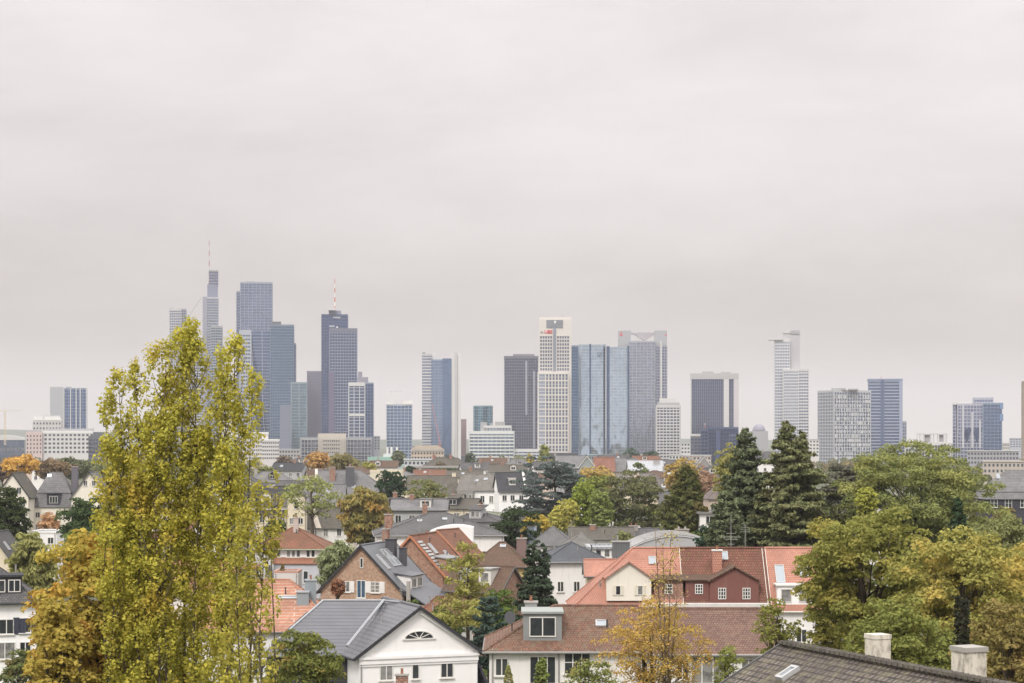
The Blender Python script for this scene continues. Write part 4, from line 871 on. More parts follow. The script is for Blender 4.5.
def near_houses():
    # --- slate roof bottom right: ridge from (787,640) to (1010,683)
    rm = tiles((.20,.17,.15), (.12,.10,.09), .26, .26, .6, (.19,.17,.11), .045, 1., mc=(.035,.03,.028))
    p1, p2 = Vector((X(787, 66), 66)), Vector((X(1013, 54.5), 54.5)); c = (p1+p2)/2; L = (p2-p1).length; zr = Z(641, 66)
    yaw = math.degrees(math.atan2(p2.y-p1.y, p2.x-p1.x))
    h = House('slate_roofed_house', 'house with weathered mossy slate roof and two pale chimneys in the bottom right corner', 0, 0, L, 12, zr-3.5, zr-.25, yaw=yaw, roof='gable', wall=GRYW, rmat=rm, near=True, loc=(c.x, c.y, 0), ov=.5)
    ch = NT('stained_render'); p = ch.pos(); ch.bsdf(ch.mix(ch.ramp(ch.noise(ch.scale(p, (2, 2, .9)), 1.6, 5, .7), .45, .72), (.66,.61,.52), (.16,.14,.11)), .9)
    lx = lambda px, D: (Vector((X(px, D), D))-c).dot((p2-p1).normalized())
    h.chimney(lx(877, 62.5), .9, Z(640, 62), .58, .58, ch.m, pots=0, capm=ch.m, co=.02)
    h.chimney(lx(965, 58), .95, Z(653, 57.5), .72, .72, ch.m, pots=0, capm=CONC, co=.04)
    h.skylight('F', -L/2+2.3, .79, .36, .62)
    m = MB(); n = 46
    for i in range(n): x = -L/2-.2+(L+.4)*i/n; m.obox((x+.12, 0, zr-.05), (.15, 0, .01), (0, .2, 0), (-.01, 0, .05))
    m.build('ridge_tiles', T_GBR, h.root)
    h.auto('F', 4, [3, 6.5, 10, 13.2], w=1.1, h=1.5)
    # --- white gable house
    D = 166; zr = Z(607, 165.5)-.1; ze = Z(652, D); w = 10.3; YW = 111
    h = House('white_gable_house', 'white house with pedimented gable, fan window and dark metal tile roof', 410, D+5, 9.4, w, ze, zr, yaw=YW, roof='gable', wall=PWHITE, rmat=seam((.15,.15,.165), .46, .4, .2, 1), near=True, trim=DTRIM, ov=.6)
    rm = seam((.15,.15,.165), .46, .4, .2, 1); hc = Vector((X(419, D)-4.7*math.sin(R(YW-90)), D+4.7*math.cos(R(YW-90)))); h.root.location = (hc.x, hc.y, 0); cy = lambda x: (x-419)/F*D/math.cos(R(YW-90))
    for x in (387, 446.5): h.win('L', cy(x), Z(679, D), 1.15, 1.25, nc=2)
    h.win('L', cy(415.5), Z(679, D), .65, 1.25, nc=1)
    for x in (387, 415.5, 446.5): h.win('L', cy(x), 2.2, 1.15, 1.5)
    # cornice, pediment rim, fan window (front is local -x; u runs along local -y)
    m = MB(); xf = -4.7
    m.box(xf-.28, xf-.01, -w/2-.1, w/2+.1, ze-.45, ze-.22); m.box(xf-.18, xf-.01, -w/2-.05, w/2+.05, ze-.85, ze-.46); m.box(xf-.10, xf-.01, -w/2-.02, w/2+.02, ze-1.05, ze-.86)
    for sy in (-1, 1):
        a = Vector((xf-.12, sy*w/2, ze-.12)); b = Vector((xf-.12, 0, zr-.28)); dd = (b-a)/2; m.obox((a+b)/2, dd, (.11, 0, 0), dd.cross(Vector((1,0,0))).normalized()*.13)
    m.build('cornice', PWHITE, h.root)
    f = MB(); g = MB(); cy0, cz0, rx, rz = 0, Z(638.5, D), 1.25, .62
    pts = [(cy0-rx*math.cos(math.pi*i/14), cz0+rz*math.sin(math.pi*i/14)) for i in range(15)]
    for i in range(14): (ya, za), (yb, zb) = pts[i], pts[i+1]; f.tube([(xf-.05, ya, za), (xf-.05, yb, zb)], [.06, .06], 5)
    f.box(xf-.12, xf, -rx-.2, rx+.2, cz0-.1, cz0+.01)
    for k in (3, 5.5, 8.5, 11): t = math.pi*k/14; f.tube([(xf-.05, 0, cz0), (xf-.05, -rx*math.cos(t), cz0+rz*math.sin(t))], [.035, .035], 5)
    g.add([(xf-.02, 0, cz0)]+[(xf-.02, y, z) for y, z in pts], [(0, i+2, i+1) for i in range(14)]); o = f.build('fan_window', FRM, h.root); g.build('pane', pane_mat((.03,.035,.04)), o)
    # main hipped body behind, ridge (323..384), with flashings
    Dm = 173; zm = Z(600.5, Dm); xm0, xm1 = X(323, Dm), X(384, Dm); hx, hy = hc.x, hc.y
    def hip_body():
        b = MB(); x0, x1, y0, y1 = X(268, Dm)-hx, X(384, Dm)-hx, Dm-hy-4.6, Dm-hy+5
        zb = Z(655, 168); cs, sn = math.cos(R(YW)), math.sin(R(YW)); toL = lambda x, y, z: (x*cs+y*sn, -x*sn+y*cs, z)   # world offset -> local of a root turned 90 degrees
        P = lambda x, y, z: toL(x, y, z)
        yr = Dm-hy; A, B, C_, D_ = P(x0, y0-1.6, zb), P(x1+1, y0-1.6, zb), P(x1+1, y1, zb), P(x0, y1, zb); E, G = P(xm0-hx, yr, zm), P(xm1-hx, yr, zm)
        r = MB(); r.slab([A, B, G, E], .15); r.slab([C_, D_, E, G], .15); r.slab([D_, A, E], .15); r.slab([B, C_, G], .15); r.build('roof', rm, h.root)
        t = MB(); t.tube([E, G], [.1, .1], 6); t.tube([A, E], [.12, .12], 6); t.tube([(G[0], G[1], G[2]+.05), P(X(347, 164.5)-hx, 164.5-hy, Z(648, 164.5)+.15)], [.13, .13], 6); t.tube([G, (0, 0, zr+.1)], [.1, .1], 6); t.build('flashing', plain((.36,.37,.39), .4, .4), h.root)
        b.prism([P(x0+.6, y1-.5, 0)[:2], P(x0+.6, y0-1, 0)[:2], P(x1, y0-1, 0)[:2], P(x1, y1-.5, 0)[:2]], 0, zb+.1); b.build('wall', SLW, h.root)
        # skylights on the left hip
        for q, k in ((.62, .55), (.34, .62)):
            a = Vector(A)*(1-k)+Vector(D_)*k; p = a*(1-q)+Vector(E)*q; nn = (Vector(A)-Vector(D_)).cross(Vector(E)-Vector(D_)).normalized(); nn = nn if nn.z > 0 else -nn
            up = (Vector(E)-(Vector(A)+Vector(D_))/2).normalized(); sd = up.cross(nn)
            s_ = MB(); s_.obox(p+nn*.08, sd*.45, up*.75, nn*.09); oo = s_.build('skylight', DARKFRM, h.root); s2 = MB(); s2.obox(p+nn*.1, sd*.34, up*.64, nn*.09); s2.build('pane', SKYG, oo)
    hip_body()
    m = MB(); x0 = cy(474); m.slab([(xf+.3, -x0, Z(655, D)), (xf+.3, -cy(488), Z(690, D)), (xf+6, -cy(488), Z(690, D)), (xf+6, -x0, Z(655, D))][::-1], .2); m.build('lean_to_roof', SLW, h.root)
    m = MB(); m.box(xf+.35, xf+5.9, -cy(487), -x0+.0, 0, Z(690, D)); m.build('lean_to', PWHITE, h.root)
    m = MB(); m.tube([(xf-.07, w/2-.15, 0), (xf-.07, w/2-.15, ze-.4)], [.06,.06], 6); m.build('downpipe', GUT, h.root)
    # porch with the brick chimney in front
    zc = Z(674, D-7); pr = House('garden_porch', 'low brick-chimneyed porch in front of the white gable house', 400, D-8, 5, 4, 3, 4.3, roof='hip', wall=PWHITE, rmat=T_GREY, cat='porch', near=True)
    pr.chimney(X(402, D-8)-X(400, D-8), 0, zc, .95, .7, BRK, pots=1, capm=CONC)
    # --- brick gable house with sheet roof
    D = 235; wb = 10.2; zr = Z(546, D); ze = zr-wb/2*1.02; Lb = 11
    h = House('brick_gable_house', 'brick gabled house with white shutters and dark sheet metal roof', 361.4, D+Lb/2, Lb, wb, ze, zr, loc=(X(361.4, D)+Lb/2*math.sin(R(16)), D+Lb/2*math.cos(R(16)), 0), yaw=74, roof='gable', wall=brickwall((.50,.27,.16), (.34,.19,.115)), rmat=seam((.16,.165,.18), .55, .45, .25), near=True, trim=DTRIM, ov=.5)
    cu = lambda x: (x-361.4)/F*D
    WS = plain((.74,.72,.70), .6); zw = Z(592.5, D)
    h.win('L', cu(345), zw, 1.0, 1.3, shut=WS); h.win('L', cu(376), zw, 1.15, 1.3, nc=2, nr=3, shut=WS); h.win('L', cu(361.3), Z(598, D), 1.1, 2.1, nc=2, pc=(.05,.10,.16)); h.win('L', cu(361.7), Z(568, D), .42, 1.2, nc=1, sill=False)
    h.win('L', cu(352), 2.6, 1.2, 1.4, shut=WS); h.win('L', cu(370), 2.6, 1.2, 1.4, shut=WS)
    # right slope = local F side (faces world +x)
    # side F normal local (0,-1) -> world (+cos.., ) for yaw 99: points to +x
    h.skylight('F', -3.7, .60, .7, 2.2); h.skylight('F', -.9, .66, 1.1, 2.6); h.skylight('F', .5, .66, 1.1, 2.6)
    for (u, q, zt, w_) in ((1.6, -1.2, Z(540, D+6), 1.1), (2.2, -2.5, Z(549, D+6), .75)): h.chimney(u, q, zt, w_, w_, plain((.07,.07,.08), .5), pots=0, capm=DTRIM)
    h.dormer('F', -1.2, 5.4, 4.4, 1.9, 'shed', mat=WS, rmat=seam((.16,.165,.18), .55, .45, .25), wins=2, nc=3, zb=Z(593, D-1), back=2.2, wh=1.1)
    m = MB(); m.slab([(-5.5, -8.2, ze-1.6), (5.5, -8.2, ze-1.6), (5.5, -5.0, ze+.35), (-5.5, -5.0, ze+.35)], .15); m.build('lean_to_roof', seam((.16,.165,.18), .55, .45, .25), h.root); m = MB(); m.box(-5.3, 5.3, -7.8, -5.101, 0, ze-1.6); m.build('lean_to', brickwall((.50,.27,.16), (.34,.19,.115)), h.root)
    m = MB(); m.tube([(-5.7, -5.9, ze-2.2), (-5.7, -5.9, ze+1.2)], [.28, .25], 8); m.build('flue', CONC, h.root)
    # --- brown tiled semi with orange verge beside it
    D = 252; h = House('brown_roofed_house', 'house with reddish-brown tiled roof and orange verge right of the brick gable', 423, D+3, 9, 8.5, Z(572, D), Z(535, D+2), yaw=73, roof='gable', wall=brickwall((.40,.17,.09), (.30,.13,.08)), rmat=T_RED, near=True, trim=plain((.48,.20,.11), .8))
    h.skylight('F', -1.2, .60, .9, 1.6); h.skylight('F', 2, .4, .8, 1.2)
    m = MB(); a = math.atan2(h.r-h.e, 4.25)
    for i in range(9): 
        t = .12+i*.085; q = 4.25*(1-t); z = h.e+(h.r-h.e)*t+.17; m.obox((-3.4, -q, z), (1.25-.05*i, 0, 0), (0, math.cos(a)*.16, math.sin(a)*.16), (0, -math.sin(a)*.03, math.cos(a)*.03))
    m.build('solar_panel', plain((.42,.43,.42), .3, .4), h.root)
    h.dormer('F', -.8, 4.2, 4.2, 1.7, 'shed', mat=brickwall((.40,.17,.09), (.30,.13,.08)), rmat=ZINC, wins=2, nc=2, back=1.5, ww=1.5, wh=1.2)
    h.chimney(-3.8, 3.6, Z(527, D+8), .9, .7, BRK, 2); h.auto('F', 3, [2.5, 5.4])
    # --- small brown house between, lower roof line (505-560)
    D = 240; h = Q('brown_roofed_house', 'low house with narrow brown mossy roof under the golden conifer', 455, 515, D+4, 567, 590, 7, roof='gable', yaw=-24, wall=brickwall((.36,.15,.09), (.28,.12,.08)), rmat=T_BROWN, near=True)
    h.dormer('F', -1.4, 2.7, 1.6, 1.5, 'shed', mat=SLW, rmat=ZINC, wins=1, nc=1); h.dormer('F', 1.3, 2.9, 1.6, 2.0, 'flat', mat=WTRIM, rmat=GUT, wins=1, nc=1); h.auto('F', 3, [1.2, 4.2])
    D = 200; h = Q('red_roofed_house', 'small house with dark red tiled roof between white gable and spruce', 420, 462, D, 598, 624, 7, roof='hip', yaw=-18, hipx=1.6, wall=OFFW, rmat=T_RED, near=True); h.auto('F', 3, [3, 5.4], h=1.1)
    # --- ORANGE striped roof behind the poplar
    D = 200; so = tiles((.47,.22,.14), (.40,.18,.12), 7., .50, .2, mort=.09, bumps=1., mc=(.60,.46,.39))
    h = Q('orange_roofed_house', 'wide pale orange roof with light stripes and grey chimneys right of the poplar', 186, 338, D+6, 581, 630, 14, roof='hip', hipx=5, wall=OFFW, rmat=so, near=True, yaw=4)
    h.chimney(X(306, D+1)-X(262, D+6), -1.6, Z(584, D), 1.1, 1.1, plain((.26,.29,.31), .6), 1, capm=plain((.30,.32,.34), .6)); h.chimney(X(297.5, D)-X(262, D+6), -3., Z(595, D), 1.2, 1.5, plain((.27,.30,.32), .6), 0, capm=plain((.30,.32,.34), .6))
    h.skylight('F', X(282, D)-X(262, D+6), .62, 1.9, .4); h.auto('F', 5, [2.5, 5], h=1.3)
    h = Q('orange_roofed_house', 'orange roofed house glimpsed through the lower poplar leaves', 150, 236, 215, 562, 590, 10, roof='gable', wall=OFFW, rmat=T_ORANGE); h.auto('F', 5, [3, 6])
    # --- white row with green gutter
    D = 330; h = Q('terraced_house', 'white terraced house with orange roof half, pale green eaves and brown mossy roof half', 262, 327, D+5, 527, 547, 10, roof='hip', hipx=7, wall=PWHITE, rmat=tiles((.34,.14,.09), (.24,.11,.075), .3, .34, .5), trim=plain((.30,.38,.27), .7), yaw=-4, near=True, ov=.7)
    h.row('F', [-4.2+.82*i for i in range(11) if i not in (4, 8)], Z(556.5, D)-.1, w=.62, h=1.5, nc=1); h.row('F', [-3.5, 3.9], 3.6, w=1, h=1.8)
    m = MB(); m.slab([(-2.5, -6.6, Z(563, D)), (5.6, -6.6, Z(563, D)), (5.6, -5.01, Z(559, D)+.3), (-2.5, -5.01, Z(559, D)+.3)], .14); m.build('porch_roof', T_ORANGE, h.root); m = MB(); m.box(-2.3, 5.4, -6.3, -5.02, 0, Z(563.5, D)); m.build('bay', plaster((.50,.50,.54)), h.root)
    h.chimney(X(294, D)-X(294.5, D+5), -1.2, Z(519, D), .8, .7, plaster((.5,.42,.38)), 1); h.win('F', 3, 2.5, .8, 2, nc=1, off=1.3); h.win('F', -.8, 3.5, .8, 1, nc=1, off=1.3)
    h = Q('terraced_house', 'bluish-white terraced house with orange sill roofs seen between poplar and yellow column', 222, 262, 322, 537, 549, 9, roof='hip', wall=PWHITE, rmat=T_LGREY, near=True); h.row('F', [-2.4, -.8, .8, 2.4], Z(562, 318), w=.8, h=1.4, nc=1); h.row('F', [-2.4, -.8, .8, 2.4], 3, w=.8, h=1.4, nc=1)
    m = MB(); m.slab([(-3.4, -5.9, Z(568, 318)), (3.4, -5.9, Z(568, 318)), (3.4, -4.51, Z(564, 318)), (-3.4, -4.51, Z(564, 318))], .14); m.build('porch_roof', T_ORANGE, h.root)
    h = Q('roof_terrace_annex', 'low annex with a planted roof terrace under the white terraced houses', 276, 300, 300, 571, 573, 5, roof='flat', wall=plaster((.62,.58,.56)), rmat=FLATG, trim=plaster((.50,.28,.22)), cat='annex', ov=.02)
    o = hedge('planter_box', 'box of green and red plants on the roof terrace of the low annex', 280, 298, 299, 565, .8, leafmat((.10,.16,.03), (.25,.10,.05)), cat='planter'); 
    # --- R1 row: salmon | maroon | salmon
    yr = 207; ye = 201.5; zr = Z(549, yr); ze = Z(609, ye); d = 2*(yr-ye)
    tm = plain((.62,.58,.52), .6)
    def row(name, lab, p0, p1, rm, wall, **k):
        w = (p1-p0)/F*204; return House(name, lab, (p0+p1)/2+(p1-p0)*.0, yr, w, d, ze, zr, roof=k.pop('roof', 'gable'), wall=wall, rmat=rm, near=True, trim=tm, ov=k.pop('ov', .3), **k)
    h = row('salmon_roofed_house', 'house with salmon tiled hipped roof and cream gabled dormer', 570, 681, T_SALMON, CREAM2, roof='halfhip', hipx=6.4)
    fx = lambda p, c: (p-c)/F*202
    h.dormer('F', fx(626, 625.5), 5.2, 4.5, 2.1, 'gable', gh=1.55, mat=CREAM2, rmat=T_SALMON, wins=2, ww=.62, wh=1.0, nc=1, zb=Z(598, ye), wz=Z(595.5, ye), pc=(.02,.02,.025))
    h.dormer('F', fx(666, 625.5), 4.7, 2.9, 2.0, 'shed', mat=brickwall((.34,.12,.07), (.26,.09,.06)), rmat=T_BROWN, wins=1, ww=.8, wh=1.0, nc=3, nr=3, zb=Z(600, ye), back=1.0, label='brick-red lean-to dormer beside the cream gable'); h.skylight('F', fx(652, 625.5), .78, .65, .95); h.auto('F', 6, [2.5, 5.6]); m = MB()
    for x in (612, 619.5, 634, 641.5): m = MB(); m.box(fx(x, 626)-.17, fx(x, 626)+.17, -5.29, -5.2, Z(595.5, ye), Z(595.5, ye)+1); m.build('shutter', plain((.66,.62,.52), .6), h.root)
    h = row('maroon_tiled_house', 'middle terraced house with dark red tiles and maroon gabled dormer', 681, 763, T_MAROON, OFFW)
    MAR = plaster((.20,.09,.075), .3)
    h.dormer('F', fx(729, 722), 5.1, 4.9, 2.35, 'gable', gh=1.35, mat=MAR, rmat=T_BROWN, wins=2, ww=.8, wh=1.15, nc=3, nr=3, zb=Z(603.5, ye), wz=Z(599.5, ye))
    h.dormer('F', fx(694, 722), 4.75, 2.7, 2.0, 'shed', mat=MAR, rmat=T_BROWN, wins=1, ww=.8, wh=1.0, nc=3, nr=3, zb=Z(600, ye), back=1.0)
    h.skylight('F', fx(723, 722), .86, .75, 1.05); h.chimney(fx(715, 722), -1.9, Z(550.5, 206), .95, .8, T_SALMON, 1, capm=WTRIM); h.auto('F', 5, [2.5, 5.6])
    h = row('brick_terraced_house', 'narrow brick-red wall strip with one white window beside the cream dormer', 681, 681.6, T_MAROON, MAR) if False else None
    h = row('salmon_roofed_house', 'house with smooth salmon roof, white box dormer and tall skylights at the row end', 763.6, 824, T_SALMON, OFFW)
    h.dormer('F', fx(797, 794), 5.2, 5.4, 2.0, 'flat', mat=PWHITE, rmat=WTRIM, wins=3, ww=1.1, wh=1.35, nc=1, zb=Z(606, ye)); h.skylight('F', fx(776.5, 794), .55, .85, 2.3); h.skylight('F', fx(801, 794), .60, .95, 1.3); h.auto('F', 3, [2.5, 5.6])
    # small pink gabled extension and metal chimney
    h = Q('small_salmon_extension', 'small salmon-roofed extension left of the tall metal-clad chimney', 586, 614, 232, 560.5, 575, 5, roof='gable', wall=CREAM, rmat=T_SALMON, cat='extension'); h.win('F', -.6, Z(590, 230), .8, 1)
    t = thing('clad_chimney', 'broad seamed grey metal chimney box behind the salmon roof', 'chimney', (X(621, 236), 236, 0)); m = MB(); m.box(-1, 1, -.8, .8, 0, Z(542, 236)); m.build('shaft', seam((.17,.18,.19), .28, .5, .3), t); m = MB(); m.box(-1.1, 1.1, -.9, .9, Z(542, 236), Z(541, 236)); m.build('cap', GUT, t); m = MB(); m.tube([(-.4, 0, Z(541, 236)), (-.4, 0, Z(535, 236))], [.09, .09], 7); m.build('flue', GUT, t)
    # white vaulted roof
    D = 285; t = thing('vaulted_hall', 'low hall with pale ribbed vaulted roof behind the salmon roofs', 'building', (X(673, D), D, 0)); m = MB(); rb = MB(); n = 14; x0, x1 = X(622, D)-X(673, D), X(722, D)-X(673, D); zb = Z(549, D); hh = Z(531, D+6)-zb
    P = [(x0+(x1-x0)*i/n, zb+hh*math.sin(math.pi*(i+.0)/n)**.8) for i in range(n+1)]
    for i in range(n): (a, za), (b, zb_) = P[i], P[i+1]; m.slab([(a, -7, za), (b, -7, zb_), (b, 7, zb_), (a, 7, za)], .15); 
    for j in range(9): rb.tube([(a, -7+14*j/8, za+.05) for a, za in P], [.06]*(n+1), 4)
    for a, za in P[1:-1:2]: rb.tube([(a, -7, za+.06), (a, 7, za+.06)], [.05, .05], 4)
    m.build('roof', plain((.72,.72,.73), .45), t); rb.build('roof_rib', GUT, t); m = MB(); m.box(x0+.3, x1-.3, -6.8, 6.8, 0, zb); m.add([(a, -6.85, z-.1) for a, z in P], [tuple(range(n, -1, -1))]); m.build('wall', GRYW, t)
    h = Q('white_annex', 'flat white annex with small windows left of the metal-clad chimney', 588, 622, 262, 546.5, 549, 7, roof='flat', wall=OFFW, rmat=SHEETL, trim=SHEETL, ov=.3, cat='annex'); h.row('F', [-1, 0.1, 1], Z(557.5, 258), w=.75, h=1, nc=1)
    h = Q('grey_chimney_stack', 'x', 0, 1, 1, 1, 1) if False else None
    t = thing('chimney_stack', 'grey stone chimney stack with two pots behind the vaulted roof', 'chimney', (X(682, 300), 300, 0)); m = MB(); m.box(-1, 1, -.6, .6, 0, Z(530, 300)); m.box(-1.1, 1.1, -.7, .7, Z(530, 300)+.002, Z(529, 300)); m.build('shaft', brickwall((.40,.36,.33), (.30,.26,.24)), t)
    for s_ in (-.5, .5): m = MB(); m.tube([(s_, 0, Z(529, 300)), (s_, 0, Z(526.5, 300))], [.17, .14], 7); m.build('chimney_pot', CONC, t)
    t = thing('aerial', 'thin rooftop aerial with crossbars above the maroon tiled roof', 'aerial', (X(731, 207), 207, zr)); m = MB(); m.tube([(0, 0, 0), (0, 0, Z(515, 207)-zr)], [.04, .025], 5); m.build('mast', GUT, t)
    m = MB(); [m.tube([(-w_, 0, z), (w_, 0, z)], [.03, .03], 4) for w_, z in ((.5, 1.6), (.7, 1.0), (.35, .5), (1., 1.25))]; m.build('crossbar', GUT, t)
    # --- R2 long low house in front
    yr, ye = 155, 150; zr, ze = Z(607, yr), Z(649, ye); sl = (zr-ze)/5
    h = House('long_tiled_house', 'long white house with mossy red-brown hipped roof and grey box dormer', (496+640)/2-4, yr, (640-488)/F*151, 10, ze, zr, roof='halfhip', hipx=5.0, wall=OFFW, rmat=tiles((.33,.155,.105), (.19,.105,.075), .2, .27, .85, (.18,.135,.095)), near=True, trim=GUT, ov=.45)
    f2 = lambda p, c=564: (p-c)/F*150
    h.dormer('F', f2(541), 4.2, 2.9, 2.05, 'flat', mat=ZINC, rmat=plain((.30,.32,.30), .6), wins=1, ww=2.0, wh=1.5, nc=2, zb=Z(640.5, 151), back=.2, label='boxy zinc-clad dormer')
    h.chimney(f2(530), .7, Z(603, 155.5), .95, .7, plain((.33,.34,.34), .7), 1, capm=CONC)
    h.skylight('F', f2(601), .55, .75, .7)
    h.win('F', f2(500), Z(676, 150), 1.0, 1.35, nc=2); h.win('F', f2(541), Z(684, 150), 2.0, 2.1, nc=3); h.win('F', f2(575.5), Z(674, 150), 2.0, 1.75, nc=3, nr=2); h.row('F', [f2(p) for p in (500, 541, 576, 615)], 1.5, w=1.3, h=1.5)
    m = MB(); m.tube([(f2(557), -5.1, 0), (f2(557), -5.1, ze-.1)], [.06, .06], 6); m.build('downpipe', GUT, h.root)
    t = thing('satellite_dish', 'dark satellite dish on a pole at the left end of the long tiled roof', 'satellite dish', (X(512, 153), 152, ze-.2+.5)); m = MB(); m.tube([(0,0,-.3),(0,0,2.6)], [.05,.05], 6); m.build('pole', DARKFRM, t); m = MB(); m.tube([(-.15,-.25,1.9),(-.12,-.2,1.9),(0,0,1.9)], [.5,.42,.05], 12); m.build('dish', plain((.10,.10,.11), .5), t)
    h2 = House('long_tiled_house', 'right continuation of the long house, pinkish-brown tiles behind the thin orange tree', (640+772)/2, yr, (772-640.6)/F*151, 10, ze-.25, zr-.25, roof='gable', wall=OFFW, rmat=tiles((.29,.165,.125), (.18,.105,.085), .2, .27, .5, (.22,.15,.11)), near=True, trim=GUT, ov=.4)
    f3 = lambda p: f2(p, 706)
    h2.win('F', f3(701), Z(684, 150), 2.5, 2.1, nc=3); h2.win('F', f3(742), Z(676, 150), 1.1, 1.3); h2.win('F', f3(650), Z(678, 150), 1.1, 1.2); h2.win('F', f3(676), Z(680, 150), 1, 1.5); h2.row('F', [f3(p) for p in (650, 676, 701, 742)], 1.5, w=1.3, h=1.5)
    m = MB(); m.box(-(772-640)/F*75, (772-640)/F*75, .3, .75, zr-.6, zr+.25); m.build('parapet', plain((.62,.60,.57), .8), h2.root)
    # --- left edge white house with dark dormer
    D = 175; h = House('white_house', 'white house with dark shutters and slate dormer at the left edge', -14, D+5, 8.6, 10, Z(601, D), Z(561, D+5), roof='hip', hipx=4.2, wall=PWHITE, rmat=T_GREY, near=True, yaw=15, trim=DTRIM)
    SH = plain((.045,.05,.075), .5); fx = lambda p: (p+14)/F*D
    h.win('F', fx(24), Z(634, D), 1.0, 1.35, shut=SH); h.win('F', fx(2), Z(635, D), 1.9, 1.35, shut=SH, nc=3); h.win('F', fx(4), Z(660, D), 1.8, 1.5, nc=2); h.win('F', fx(24), Z(660, D), 1., 1.5)
    h.dormer('F', fx(6), 4.3, 2.6, 1.7, 'flat', mat=DTRIM, rmat=T_DARK, wins=2, ww=1.05, wh=1.1, nc=2, zb=Z(598, D-1))

